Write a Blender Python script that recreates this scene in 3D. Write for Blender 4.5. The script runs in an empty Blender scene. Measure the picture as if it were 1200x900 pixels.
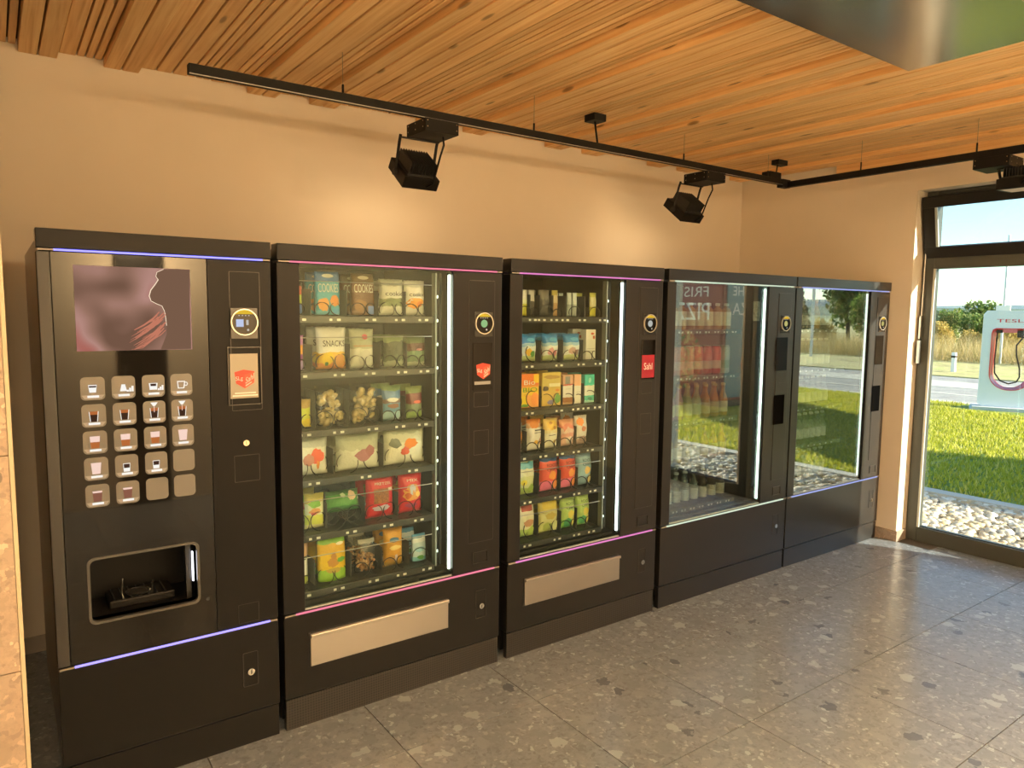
import bpy, math, random
import numpy as np
from mathutils import Vector, Matrix

# ------------------------------------------------------------------ camera, world, sun, exposure
scene = bpy.context.scene
COL = scene.collection
yaw, pitch, roll = 0.6228, -0.0983, 0.0106
fwd = Vector((math.sin(yaw)*math.cos(pitch), math.cos(yaw)*math.cos(pitch), math.sin(pitch)))
r0 = Vector((math.cos(yaw), -math.sin(yaw), 0)); u0 = r0.cross(fwd)
rgt = r0*math.cos(roll)+u0*math.sin(roll); upv = -r0*math.sin(roll)+u0*math.cos(roll)
cam_d = bpy.data.cameras.new('camera'); cam = bpy.data.objects.new('camera', cam_d); COL.objects.link(cam)
cam_d.sensor_width = 36; cam_d.lens = 844.1/1200*36; cam_d.clip_start = 0.05; cam_d.clip_end = 3000
m = Matrix((rgt, upv, -fwd)).transposed().to_4x4(); m.translation = (-0.1114, -2.5944, 1.5917)
cam.matrix_world = m
scene.camera = cam

SUN_T = Vector((-1.0, 2.2, -0.85)).normalized()          # the way the sunlight travels
world = bpy.data.worlds.new('sky'); scene.world = world; world.use_nodes = True
wn = world.node_tree.nodes; wl = world.node_tree.links
sky = wn.new('ShaderNodeTexSky'); sky.sky_type = 'NISHITA'; sky.sun_disc = False
sky.sun_elevation = math.radians(24); sky.sun_rotation = math.atan2(-SUN_T.x, -SUN_T.y)
sky.air_density = 1.0; sky.dust_density = 0.15; sky.ozone_density = 2.5
tint = wn.new('ShaderNodeMix'); tint.data_type = 'RGBA'; tint.blend_type = 'MULTIPLY'; tint.inputs[0].default_value = 1.0; tint.inputs[7].default_value = (.88, 1.0, .96, 1)
wl.new(sky.outputs[0], tint.inputs[6]); wl.new(tint.outputs[2], wn['Background'].inputs[0]); wn['Background'].inputs[1].default_value = 0.31
sd = bpy.data.lights.new('sun', 'SUN'); sun = bpy.data.objects.new('sun', sd); COL.objects.link(sun)
sd.energy = 14.5; sd.color = (1.0, 0.86, 0.66); sd.angle = math.radians(0.6)
sun.rotation_euler = SUN_T.to_track_quat('-Z', 'Y').to_euler(); sun.location = (14, -20, 12)
LAMP_W = 1.6; FRONT_W = 16.0; FILL_W = 180.0; LAMP_COL = (1.0, 0.71, 0.385)
scene.view_settings.view_transform = 'Standard'; scene.view_settings.look = 'None'
scene.view_settings.exposure = 0.28; scene.view_settings.gamma = 1.0; scene.view_settings.use_curve_mapping = False
scene.cycles.use_denoising = True
scene.cycles.max_bounces = 10; scene.cycles.transparent_max_bounces = 24; scene.cycles.diffuse_bounces = 5
scene.cycles.glossy_bounces = 5; scene.cycles.caustics_reflective = False; scene.cycles.caustics_refractive = False
scene.cycles.sample_clamp_indirect = 6.0
rnd = random.Random(7); nrs = np.random.RandomState(5)
PI = math.pi

# ------------------------------------------------------------------ materials
MATS = {}
def srgb(c):
    return tuple(((v/12.92) if v <= .04045 else ((v+.055)/1.055)**2.4) for v in c)
def hexc(h):
    return srgb(tuple(int(h[i:i+2], 16)/255 for i in (0, 2, 4)))
def newmat(name):
    mt = bpy.data.materials.new(name); mt.use_nodes = True
    return mt, mt.node_tree.nodes, mt.node_tree.links, mt.node_tree.nodes['Principled BSDF']
def pm(name, col, rough=.5, metal=0., spec=.5, emit=None, es=0., noise=0., nscale=30., bump=0., bscale=200., coat=0., alpha=1.):
    """plain procedural material: colour with a little noise, optional bump"""
    if name in MATS: return MATS[name]
    mt, n, l, b = newmat(name)
    b.inputs['Base Color'].default_value = (*col, 1); b.inputs['Roughness'].default_value = rough
    b.inputs['Metallic'].default_value = metal; b.inputs['Specular IOR Level'].default_value = spec
    b.inputs['Coat Weight'].default_value = coat; b.inputs['Alpha'].default_value = alpha
    if emit: b.inputs['Emission Color'].default_value = (*emit, 1); b.inputs['Emission Strength'].default_value = es
    if noise > 0:
        tc = n.new('ShaderNodeTexCoord'); nz = n.new('ShaderNodeTexNoise'); nz.inputs['Scale'].default_value = nscale
        nz.inputs['Detail'].default_value = 4
        l.new(tc.outputs['Object'], nz.inputs['Vector'])
        mx = n.new('ShaderNodeMix'); mx.data_type = 'RGBA'
        mx.inputs[6].default_value = (*[v*(1-noise) for v in col], 1); mx.inputs[7].default_value = (*[min(1, v*(1+noise)) for v in col], 1)
        l.new(nz.outputs['Fac'], mx.inputs[0]); l.new(mx.outputs[2], b.inputs['Base Color'])
    if bump > 0:
        tc = n.new('ShaderNodeTexCoord'); nz = n.new('ShaderNodeTexNoise'); nz.inputs['Scale'].default_value = bscale
        l.new(tc.outputs['Object'], nz.inputs['Vector'])
        bp = n.new('ShaderNodeBump'); bp.inputs['Strength'].default_value = bump; bp.inputs['Distance'].default_value = .002
        l.new(nz.outputs['Fac'], bp.inputs['Height']); l.new(bp.outputs[0], b.inputs['Normal'])
    MATS[name] = mt
    return mt
def emat(name, col, s):
    if name in MATS: return MATS[name]
    mt, n, l, b = newmat(name); n.remove(b)
    e = n.new('ShaderNodeEmission'); e.inputs[0].default_value = (*col, 1); e.inputs[1].default_value = s
    l.new(e.outputs[0], n['Material Output'].inputs[0]); MATS[name] = mt
    return mt
def glassmat(name, tint=(.95, .98, .96), f0=.04, rough=0.0, body=None, bodyfac=0., refl=(1, 1, 1)):
    """clear sheet: what passes straight through plus a Fresnel mirror reflection"""
    if name in MATS: return MATS[name]
    mt, n, l, b = newmat(name); n.remove(b)
    lw = n.new('ShaderNodeLayerWeight'); lw.inputs[0].default_value = .5
    p = n.new('ShaderNodeMath'); p.operation = 'POWER'; p.inputs[1].default_value = 5.0; l.new(lw.outputs['Facing'], p.inputs[0])
    a = n.new('ShaderNodeMath'); a.operation = 'MULTIPLY_ADD'; a.inputs[1].default_value = 1-f0; a.inputs[2].default_value = f0
    l.new(p.outputs[0], a.inputs[0])
    t = n.new('ShaderNodeBsdfTransparent'); t.inputs[0].default_value = (*tint, 1)
    g = n.new('ShaderNodeBsdfGlossy'); g.inputs['Roughness'].default_value = rough; g.inputs['Color'].default_value = (*refl, 1)
    base = t.outputs[0]
    if body:
        d = n.new('ShaderNodeBsdfDiffuse'); d.inputs[0].default_value = (*body, 1)
        m0 = n.new('ShaderNodeMixShader'); m0.inputs[0].default_value = bodyfac
        l.new(t.outputs[0], m0.inputs[1]); l.new(d.outputs[0], m0.inputs[2]); base = m0.outputs[0]
    mx = n.new('ShaderNodeMixShader'); l.new(a.outputs[0], mx.inputs[0]); l.new(base, mx.inputs[1]); l.new(g.outputs[0], mx.inputs[2])
    l.new(mx.outputs[0], n['Material Output'].inputs[0]); MATS[name] = mt
    return mt
def ramp(n, stops, interp='LINEAR'):
    r = n.new('ShaderNodeValToRGB'); cr = r.color_ramp; cr.interpolation = interp
    while len(cr.elements) < len(stops): cr.elements.new(1.0)
    for e, (p, c) in zip(cr.elements, stops): e.position = p; e.color = (*c, 1)
    return r
def terrazzo(name, tone=1.0, warm=1.0, rough=.3):
    mt, n, l, b = newmat(name)
    tc = n.new('ShaderNodeTexCoord'); oi = n.new('ShaderNodeObjectInfo')
    mul = n.new('ShaderNodeMath'); mul.operation = 'MULTIPLY'; mul.inputs[1].default_value = 57.0; l.new(oi.outputs['Random'], mul.inputs[0])
    add = n.new('ShaderNodeVectorMath'); add.operation = 'ADD'; l.new(tc.outputs['Object'], add.inputs[0]); l.new(mul.outputs[0], add.inputs[1])
    wz = n.new('ShaderNodeTexNoise'); wz.inputs['Scale'].default_value = 24; wz.inputs['Detail'].default_value = 3; l.new(add.outputs[0], wz.inputs['Vector'])
    ws = n.new('ShaderNodeVectorMath'); ws.operation = 'SCALE'; ws.inputs[3].default_value = .075; l.new(wz.outputs['Color'], ws.inputs[0])
    wa = n.new('ShaderNodeVectorMath'); wa.operation = 'ADD'; l.new(add.outputs[0], wa.inputs[0]); l.new(ws.outputs[0], wa.inputs[1])
    def c(r, g, bb): return (r*tone*warm, g*tone, bb*tone/warm)
    prev = None
    base = ramp(n, [(.3, c(.215, .185, .165)), (.5, c(.285, .25, .22)), (.7, c(.35, .31, .27))])
    nz = n.new('ShaderNodeTexNoise'); nz.inputs['Scale'].default_value = 34; nz.inputs['Detail'].default_value = 8; nz.inputs['Roughness'].default_value = .75
    l.new(add.outputs[0], nz.inputs['Vector']); l.new(nz.outputs['Fac'], base.inputs[0]); prev = base.outputs[0]
    for sc, lim, stops in ((46., .36, [(0, c(.22, .19, .17)), (.35, c(.30, .26, .23)), (.7, c(.40, .355, .31)), (.9, c(.50, .46, .41))]),
                           (13., .30, [(0, c(.11, .105, .105)), (.10, c(.26, .23, .2)), (.5, c(.32, .285, .25)), (.8, c(.46, .42, .37))])):
        vo = n.new('ShaderNodeTexVoronoi'); vo.inputs['Scale'].default_value = sc; l.new(wa.outputs[0], vo.inputs['Vector'])
        sp = n.new('ShaderNodeSeparateColor'); l.new(vo.outputs['Color'], sp.inputs[0])
        rc = ramp(n, stops, 'CONSTANT'); l.new(sp.outputs[0], rc.inputs[0])
        # a fragment only where the cell's own draw says so, and only near the cell centre
        lt = n.new('ShaderNodeMath'); lt.operation = 'LESS_THAN'; l.new(vo.outputs['Distance'], lt.inputs[0]); lt.inputs[1].default_value = lim+.1
        gt = n.new('ShaderNodeMath'); gt.operation = 'GREATER_THAN'; l.new(sp.outputs[1], gt.inputs[0]); gt.inputs[1].default_value = .20 if sc > 20 else .50
        mm = n.new('ShaderNodeMath'); mm.operation = 'MULTIPLY'; l.new(lt.outputs[0], mm.inputs[0]); l.new(gt.outputs[0], mm.inputs[1])
        m2 = n.new('ShaderNodeMath'); m2.operation = 'MULTIPLY'; m2.inputs[1].default_value = .8; l.new(mm.outputs[0], m2.inputs[0])
        mx = n.new('ShaderNodeMix'); mx.data_type = 'RGBA'; l.new(m2.outputs[0], mx.inputs[0]); l.new(prev, mx.inputs[6]); l.new(rc.outputs[0], mx.inputs[7])
        prev = mx.outputs[2]
    l.new(prev, b.inputs['Base Color'])
    rr = n.new('ShaderNodeMapRange'); rr.inputs[3].default_value = rough-.04; rr.inputs[4].default_value = rough+.10
    l.new(nz.outputs['Fac'], rr.inputs[0]); l.new(rr.outputs[0], b.inputs['Roughness'])
    return mt
def woodmat(name, c0, c1, c2):
    mt, n, l, b = newmat(name)
    tc = n.new('ShaderNodeTexCoord'); oi = n.new('ShaderNodeObjectInfo')
    mul = n.new('ShaderNodeMath'); mul.operation = 'MULTIPLY'; mul.inputs[1].default_value = 91.0; l.new(oi.outputs['Random'], mul.inputs[0])
    add = n.new('ShaderNodeVectorMath'); add.operation = 'ADD'; l.new(tc.outputs['Object'], add.inputs[0]); l.new(mul.outputs[0], add.inputs[1])
    mp = n.new('ShaderNodeMapping'); mp.inputs['Scale'].default_value = (60, 1.6, 60); l.new(add.outputs[0], mp.inputs[0])
    nz = n.new('ShaderNodeTexNoise'); nz.inputs['Scale'].default_value = 1.0; nz.inputs['Detail'].default_value = 5; nz.inputs['Distortion'].default_value = .6
    l.new(mp.outputs[0], nz.inputs['Vector'])
    rc = ramp(n, [(.28, c0), (.5, c1), (.72, c2)]); l.new(nz.outputs['Fac'], rc.inputs[0])
    mp2 = n.new('ShaderNodeMapping'); mp2.inputs['Scale'].default_value = (11, 2.6, 11); l.new(add.outputs[0], mp2.inputs[0])
    vo = n.new('ShaderNodeTexVoronoi'); vo.inputs['Scale'].default_value = 1.0; l.new(mp2.outputs[0], vo.inputs['Vector'])
    kr = ramp(n, [(.0, (1, 1, 1)), (.085, (.8, .8, .8)), (.14, (0, 0, 0))]); l.new(vo.outputs['Distance'], kr.inputs[0])
    mx = n.new('ShaderNodeMix'); mx.data_type = 'RGBA'; l.new(kr.outputs[0], mx.inputs[0]); l.new(rc.outputs[0], mx.inputs[6]); mx.inputs[7].default_value = (*[v*.42 for v in c0], 1)
    # every board its own tone
    hv = n.new('ShaderNodeHueSaturation'); l.new(mx.outputs[2], hv.inputs['Color'])
    mr = n.new('ShaderNodeMapRange'); mr.inputs[3].default_value = .95; mr.inputs[4].default_value = 1.2; l.new(oi.outputs['Random'], mr.inputs[0]); l.new(mr.outputs[0], hv.inputs['Value'])
    l.new(hv.outputs[0], b.inputs['Base Color']); b.inputs['Roughness'].default_value = .52
    return mt
def bandmat(name, stops, rough=.38, spot=None, nscale=40., namt=.12, interp='CONSTANT', crinkle=.55):
    """printed film: colour bands up the height of the pack, faint print noise"""
    mt, n, l, b = newmat(name)
    tc = n.new('ShaderNodeTexCoord'); sp = n.new('ShaderNodeSeparateXYZ'); l.new(tc.outputs['Generated'], sp.inputs[0])
    nz = n.new('ShaderNodeTexNoise'); nz.inputs['Scale'].default_value = nscale; l.new(tc.outputs['Object'], nz.inputs['Vector'])
    ad = n.new('ShaderNodeMath'); ad.operation = 'MULTIPLY_ADD'; ad.inputs[1].default_value = namt; l.new(nz.outputs['Fac'], ad.inputs[0]); l.new(sp.outputs[2], ad.inputs[2])
    sb = n.new('ShaderNodeMath'); sb.operation = 'SUBTRACT'; sb.inputs[1].default_value = namt*.5; l.new(ad.outputs[0], sb.inputs[0])
    rc = ramp(n, stops, interp); l.new(sb.outputs[0], rc.inputs[0])
    out = rc.outputs[0]
    if spot:
        vo = n.new('ShaderNodeTexVoronoi'); vo.inputs['Scale'].default_value = spot[1]; l.new(tc.outputs['Object'], vo.inputs['Vector'])
        lt = n.new('ShaderNodeMath'); lt.operation = 'LESS_THAN'; lt.inputs[1].default_value = spot[2]; l.new(vo.outputs['Distance'], lt.inputs[0])
        mx = n.new('ShaderNodeMix'); mx.data_type = 'RGBA'; l.new(lt.outputs[0], mx.inputs[0]); l.new(out, mx.inputs[6]); mx.inputs[7].default_value = (*spot[0], 1); out = mx.outputs[2]
    l.new(out, b.inputs['Base Color']); b.inputs['Roughness'].default_value = rough-.06
    n2 = n.new('ShaderNodeTexNoise'); n2.inputs['Scale'].default_value = 55; n2.inputs['Detail'].default_value = 3; n2.inputs['Distortion'].default_value = 1.2; l.new(tc.outputs['Object'], n2.inputs['Vector'])
    bp = n.new('ShaderNodeBump'); bp.inputs['Strength'].default_value = crinkle; bp.inputs['Distance'].default_value = .006; l.new(n2.outputs['Fac'], bp.inputs['Height']); l.new(bp.outputs[0], b.inputs['Normal'])
    return mt
def mixmat(name, c0, c1, scale, rough=.8, c2=None, detail=6, bump=0., bdist=.02, pos=(.35, .5, .65)):
    if name in MATS: return MATS[name]
    mt, n, l, b = newmat(name)
    tc = n.new('ShaderNodeTexCoord'); nz = n.new('ShaderNodeTexNoise'); nz.inputs['Scale'].default_value = scale; nz.inputs['Detail'].default_value = detail
    l.new(tc.outputs['Object'], nz.inputs['Vector'])
    st = [(pos[0], c0), (pos[2], c1)] if c2 is None else [(pos[0], c0), (pos[1], c1), (pos[2], c2)]
    rc = ramp(n, st); l.new(nz.outputs['Fac'], rc.inputs[0]); l.new(rc.outputs[0], b.inputs['Base Color']); b.inputs['Roughness'].default_value = rough
    if bump:
        bp = n.new('ShaderNodeBump'); bp.inputs['Strength'].default_value = bump; bp.inputs['Distance'].default_value = bdist
        l.new(nz.outputs['Fac'], bp.inputs['Height']); l.new(bp.outputs[0], b.inputs['Normal'])
    MATS[name] = mt
    return mt
def randmat(name, stops, rough=.6, noise=.0):
    """colour drawn per object"""
    if name in MATS: return MATS[name]
    mt, n, l, b = newmat(name); oi = n.new('ShaderNodeObjectInfo')
    rc = ramp(n, stops); l.new(oi.outputs['Random'], rc.inputs[0]); l.new(rc.outputs[0], b.inputs['Base Color']); b.inputs['Roughness'].default_value = rough
    MATS[name] = mt
    return mt
def islandmat(name, stops, rough=.6, trans=0.):
    """colour drawn per loose piece of a mesh"""
    if name in MATS: return MATS[name]
    mt, n, l, b = newmat(name); oi = n.new('ShaderNodeNewGeometry')
    rc = ramp(n, stops); l.new(oi.outputs['Random Per Island'], rc.inputs[0]); l.new(rc.outputs[0], b.inputs['Base Color']); b.inputs['Roughness'].default_value = rough
    if trans:
        tb = n.new('ShaderNodeBsdfTranslucent'); l.new(rc.outputs[0], tb.inputs[0]); mx = n.new('ShaderNodeMixShader'); mx.inputs[0].default_value = trans
        l.new(b.outputs[0], mx.inputs[1]); l.new(tb.outputs[0], mx.inputs[2]); l.new(mx.outputs[0], n['Material Output'].inputs[0])
    MATS[name] = mt
    return mt

M_wall = pm('wall plaster', (.80, .72, .60), .9, noise=.03, nscale=5, bump=.15, bscale=350)
def satinmat(name, col, rough):
    """satin lacquer: dark body, sheen that grows towards grazing view"""
    mt, n, l, b = newmat(name)
    b.inputs['Base Color'].default_value = (*col, 1); b.inputs['Roughness'].default_value = .6; b.inputs['Specular IOR Level'].default_value = .03
    lw = n.new('ShaderNodeLayerWeight'); lw.inputs[0].default_value = .5
    p = n.new('ShaderNodeMath'); p.operation = 'POWER'; p.inputs[1].default_value = 2.6; l.new(lw.outputs['Facing'], p.inputs[0])
    a = n.new('ShaderNodeMath'); a.operation = 'MULTIPLY_ADD'; a.inputs[1].default_value = .85; a.inputs[2].default_value = .006; l.new(p.outputs[0], a.inputs[0])
    g = n.new('ShaderNodeBsdfGlossy'); g.inputs['Roughness'].default_value = rough
    mx = n.new('ShaderNodeMixShader'); l.new(a.outputs[0], mx.inputs[0]); l.new(b.outputs[0], mx.inputs[1]); l.new(g.outputs[0], mx.inputs[2])
    l.new(mx.outputs[0], n['Material Output'].inputs[0]); MATS[name] = mt
    return mt
M_black = satinmat('black machine lacquer', (.012, .0118, .0118), .30)
M_blackm = pm('matt black', (.012, .012, .012), .6)
M_glossblack = pm('gloss black glass', (.008, .007, .006), .04, spec=.3)
M_inner = pm('dark cabinet lining', (.016, .017, .016), .45, spec=.2)
M_rail = pm('dark shelf metal', (.06, .062, .064), .28, metal=.7)
M_wire = pm('black coil wire', (.02, .02, .02), .35, metal=.5)
M_steel = pm('brushed steel', (.62, .58, .53), .30, metal=1., noise=.04, nscale=8)
M_chrome = pm('chrome', (.75, .75, .74), .15, metal=1.)
M_alu = pm('aluminium', (.55, .55, .54), .35, metal=1.)
M_white = pm('white plastic', (.82, .82, .80), .4)
M_tag = pm('price tag card', (.75, .76, .74), .5)
M_grey = pm('grey lacquered frame', (.060, .065, .058), .35, spec=.3)
M_anth = pm('anthracite frame', (.012, .012, .012), .4, spec=.25)
M_trackm = pm('black track aluminium', (.007, .0065, .006), .5, spec=.15)
M_glass = glassmat('vending glass', (.93, .97, .94), .024, refl=(.86, 1., .90))
M_cool = glassmat('cooler glass', (.80, .88, .86), .25)
M_pane = glassmat('window glass', (.93, .97, .96), .03)
M_film = glassmat('clear film', (.93, .94, .90), .06, .15)
M_plexi = glassmat('clear divider', (.75, .78, .77), .05, .1)
M_red = pm('logo red', hexc('d9402c'), .4)
M_paper = pm('logo white', (.85, .83, .78), .5)
M_txtw = pm('print white', (.86, .86, .84), .5)
M_txtk = pm('print black', (.03, .03, .03), .5)

# ------------------------------------------------------------------ mesh helpers
ORG = {}
def org(p):
    while p is not None:
        if p.name in ORG: return ORG[p.name]
        p = p.parent
    return Vector((0, 0, 0))
class MB:
    def __init__(s): s.v = []; s.f = []
    def add(s, vs, fs):
        o = len(s.v); s.v += [tuple(p) for p in vs]; s.f += [tuple(i+o for i in q) for q in fs]; return s
    def box(s, x0, x1, y0, y1, z0, z1):
        return s.add([(x0, y0, z0), (x1, y0, z0), (x1, y1, z0), (x0, y1, z0), (x0, y0, z1), (x1, y0, z1), (x1, y1, z1), (x0, y1, z1)],
                     [(0, 3, 2, 1), (4, 5, 6, 7), (0, 1, 5, 4), (1, 2, 6, 5), (2, 3, 7, 6), (3, 0, 4, 7)])
    def obox(s, c, ax, ay, az, hx, hy, hz):
        """box about c along given unit axes"""
        c = Vector(c); ax, ay, az = Vector(ax), Vector(ay), Vector(az)
        P = [c+ax*(hx*i)+ay*(hy*j)+az*(hz*k) for k in (-1, 1) for i, j in ((-1, -1), (1, -1), (1, 1), (-1, 1))]
        return s.add(P, [(0, 3, 2, 1), (4, 5, 6, 7), (0, 1, 5, 4), (1, 2, 6, 5), (2, 3, 7, 6), (3, 0, 4, 7)])
    def tube(s, path, r, n=6, closed=False, caps=True):
        P = [Vector(p) for p in path]; k = len(P); vs = []; up = None
        for i, p in enumerate(P):
            a = P[(i-1) % k] if (closed or i > 0) else p; b = P[(i+1) % k] if (closed or i < k-1) else p
            t = (b-a).normalized()
            if up is None: up = Vector((0, 0, 1)) if abs(t.z) < .9 else Vector((1, 0, 0))
            sx = t.cross(up); sx = sx.normalized() if sx.length > 1e-6 else Vector((1, 0, 0)); up2 = sx.cross(t); up = up2
            rr = r[i] if isinstance(r, (list, tuple)) else r
            vs += [p+sx*(rr*math.cos(2*PI*j/n))+up2*(rr*math.sin(2*PI*j/n)) for j in range(n)]
        fs = []
        for i in range(k if closed else k-1):
            for j in range(n): fs.append((i*n+j, i*n+(j+1) % n, ((i+1) % k)*n+(j+1) % n, ((i+1) % k)*n+j))
        if caps and not closed: fs += [tuple(range(n))[::-1], tuple((k-1)*n+j for j in range(n))]
        return s.add(vs, fs)
    def lathe(s, prof, c=(0, 0, 0), n=16):
        """prof: (radius, z) from bottom to top, about the vertical axis"""
        vs = []; fs = []; k = len(prof)
        for (r, z) in prof: vs += [(c[0]+r*math.cos(2*PI*j/n), c[1]+r*math.sin(2*PI*j/n), c[2]+z) for j in range(n)]
        for i in range(k-1):
            for j in range(n): fs.append((i*n+j, i*n+(j+1) % n, (i+1)*n+(j+1) % n, (i+1)*n+j))
        fs += [tuple(range(n))[::-1], tuple((k-1)*n+j for j in range(n))]
        return s.add(vs, fs)
    def prism(s, poly, y0, y1):
        """poly: (x, z) outline, extruded along y"""
        k = len(poly); vs = [(x, y0, z) for x, z in poly]+[(x, y1, z) for x, z in poly]
        fs = [tuple(range(k)), tuple(range(2*k-1, k-1, -1))]+[(i, i+k, (i+1) % k+k, (i+1) % k) for i in range(k)]
        return s.add(vs, fs)
    def ring(s, outer, inner, y0, y1):
        k = len(outer); vs = [(x, y, z) for y in (y0, y1) for pl in (outer, inner) for x, z in pl]; fs = []
        for i in range(k):
            j = (i+1) % k
            fs += [(i, j, k+j, k+i), (2*k+i, 3*k+i, 3*k+j, 2*k+j), (i, 2*k+i, 2*k+j, j), (k+i, k+j, 3*k+j, 3*k+i)]
        return s.add(vs, fs)
    def build(s, name, mat, parent=None, bevel=0., smooth=False, loc=None, at=None):
        """vertices are in world space; they are stored relative to the thing's base"""
        o0 = org(parent) if loc is None else Vector(loc)
        me = bpy.data.meshes.new(name)
        me.from_pydata([(x-o0.x, y-o0.y, z-o0.z) for x, y, z in s.v], [], s.f); me.update()
        ob = bpy.data.objects.new(name, me); COL.objects.link(ob)
        if parent is not None: ob.parent = parent
        elif loc is not None: ob.location = o0; ORG[ob.name] = o0
        me.materials.append(mat)
        if smooth: me.polygons.foreach_set('use_smooth', [True]*len(me.polygons))
        if bevel > 0:
            b = ob.modifiers.new('bevel', 'BEVEL'); b.width = bevel; b.segments = 2; b.limit_method = 'ANGLE'
        return ob
def tag(o, label=None, cat=None, group=None, kind=None):
    if label: o['label'] = label
    if cat: o['category'] = cat
    if group: o['group'] = group
    if kind: o['kind'] = kind
    return o
def thing(name, label, cat, loc, group=None):
    o = bpy.data.objects.new(name, None); COL.objects.link(o); o.location = loc; o.empty_display_size = .05
    ORG[o.name] = Vector(loc)
    return tag(o, label, cat, group)
def copy_tree(o, parent=None):
    c = o.copy(); COL.objects.link(c); c.parent = parent
    for ch in list(o.children): copy_tree(ch, c)
    return c
def bx(name, mat, dims, parent=None, bevel=0., loc=None):
    return MB().box(*dims).build(name, mat, parent, bevel, loc=loc)
def rrect(x0, x1, z0, z1, r, n=5):
    P = []
    for cx, cz, a0 in ((x1-r, z1-r, 0), (x0+r, z1-r, 90), (x0+r, z0+r, 180), (x1-r, z0+r, 270)):
        for i in range(n+1):
            a = math.radians(a0+90*i/n); P.append((cx+r*math.cos(a), cz+r*math.sin(a)))
    return P
def ellipse(cx, cz, rx, rz, n=28): return [(cx+rx*math.cos(2*PI*i/n), cz+rz*math.sin(2*PI*i/n)) for i in range(n)]
TXT = {}
def textdata(s):
    """glyph mesh of a word, normalised: x 0..w, z 0..1"""
    if s in TXT: return TXT[s]
    cu = bpy.data.curves.new('text', 'FONT'); cu.body = s; cu.resolution_u = 3
    ob = bpy.data.objects.new('text', cu); COL.objects.link(ob)
    me = bpy.data.meshes.new_from_object(ob)
    V = np.array([v.co[:2] for v in me.vertices]) if len(me.vertices) else np.zeros((0, 2)); F = [tuple(p.vertices) for p in me.polygons]
    bpy.data.objects.remove(ob); bpy.data.curves.remove(cu); bpy.data.meshes.remove(me)
    mn = V.min(0); h = V[:, 1].max()-mn[1]; V = (V-mn)/h
    TXT[s] = (V, F)
    return TXT[s]
def text_on(s, fn, width, height=None):
    """word as thin mesh; fn(a, b) places a in 0..1 across and b in 0..1 up"""
    V, F = textdata(s); w = V[:, 0].max(); mb = MB()
    mb.add([fn(a/w, b) for a, b in V], F)
    return mb
def text_flat(name, s, mat, parent, x0, x1, z0, z1, y):
    """lettering facing -y"""
    return text_on(s, lambda a, b: (x0+(x1-x0)*a, y, z0+(z1-z0)*b), 1).build(name, mat, parent)

# ================================================================== THE ROOM
XR, YB, XL, YF, ZC = 5.04, 1.30, -1.30, -3.90, 2.715
floor = tag(bx('floor', pm('grout', (.075, .068, .06), .9), (XL, XR+.30, YF, YB, -.12, -.0045)), kind='structure')
M_tile = terrazzo('terrazzo tile', 1.08, .765, .22)
tile_me = None
xs = [1.633+.6*i for i in range(-6, 7)]; ys = [-.3615+.6*j for j in range(-7, 4)]
def clampi(a, lo, hi): return max(lo, min(hi, a))
for i in range(len(xs)-1):
    for j in range(len(ys)-1):
        x0, x1, y0, y1 = clampi(xs[i], XL, XR), clampi(xs[i+1], XL, XR), clampi(ys[j], YF, YB), clampi(ys[j+1], YF, YB)
        if xs[i+1] > XR and xs[i] < XR and y1 < -.13 and y0 > -2.4: x1 = 5.17
        if x1-x0 < .01 or y1-y0 < .01: continue
        full = x1-x0 > .599 and y1-y0 > .599
        cx, cy = (x0+x1)/2, (y0+y1)/2
        if full and tile_me is not None:
            t = bpy.data.objects.new('tile', tile_me); COL.objects.link(t)
        else:
            hx, hy = (x1-x0)/2-.0020, (y1-y0)/2-.0020
            t = MB().box(-hx, hx, -hy, hy, -.009, 0).build('tile', M_tile, None)
            if full: tile_me = t.data
        t.parent = floor; t.location = (cx, cy, 0)

tag(bx('wall_back', M_wall, (XL-.2, XR+.3, YB, YB+.2, 0, 2.95)), kind='structure')
tag(bx('wall_left', M_wall, (XL-.2, XL, YF, YB, 0, 2.95)), kind='structure')
tag(bx('wall_front', M_wall, (XL-.2, XR+.3, YF-.2, YF, 0, 2.95)), kind='structure')
OPY0, OPY1, OPZ = -2.40, -.130, 2.45
wr = MB().box(XR, XR+.30, OPY1, YB, 0, 2.95).box(XR, XR+.30, YF, OPY0, 0, 2.95).box(XR, XR+.30, OPY0, OPY1, OPZ, 2.95)
tag(wr.build('wall_right', M_wall), kind='structure')
bx('sun_blocker', pm('outer render', (.62, .58, .52), .9), (XR+.30, XR+.99, -3.20, -2.75, -.12, 2.95))  # unseen pier added outside to keep the sun off the second window
tag(bpy.data.objects['sun_blocker'], kind='structure'); bpy.data.objects['sun_blocker'].name = 'wall_sun_blocker'
M_stone = terrazzo('terrazzo wall tile', 1.55, 1.12, .5)
tag(MB().box(XR-.010, XR-.0005, OPY1+.002, YB-.012, 0, .075).box(XR-.010, XR+.125, OPY1-.010, OPY1-.0005, 0, .075).build('baseboard_right', terrazzo('terrazzo skirting', 1.15, 1.1, .4)), kind='structure')
tag(bx('baseboard_back', pm('skirting', (.45, .41, .36), .6), (XL, XR-.012, YB-.012, YB-.0005, 0, .075)), kind='structure')
# the stone-clad partition beside the first machine
wp = tag(bx('wall_partition', M_wall, (XL, -.097, -.27, -.17, 0, ZC)), kind='structure')
for k in range(5):
    for q, (a, b) in enumerate(((XL+.002, -.702), (-.700, -.098))):
        if k*.6 >= ZC: break
        MB().box(a, b, -.281, -.2705, k*.6+.0015, min(ZC-.01, k*.6+.5985)).build('tile', M_stone, wp)
bx('edge_trim', pm('beige edge profile', (.70, .60, .42), .45), (-.0965, -.0865, -.284, -.168, 0, ZC-.005), wp)

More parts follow.
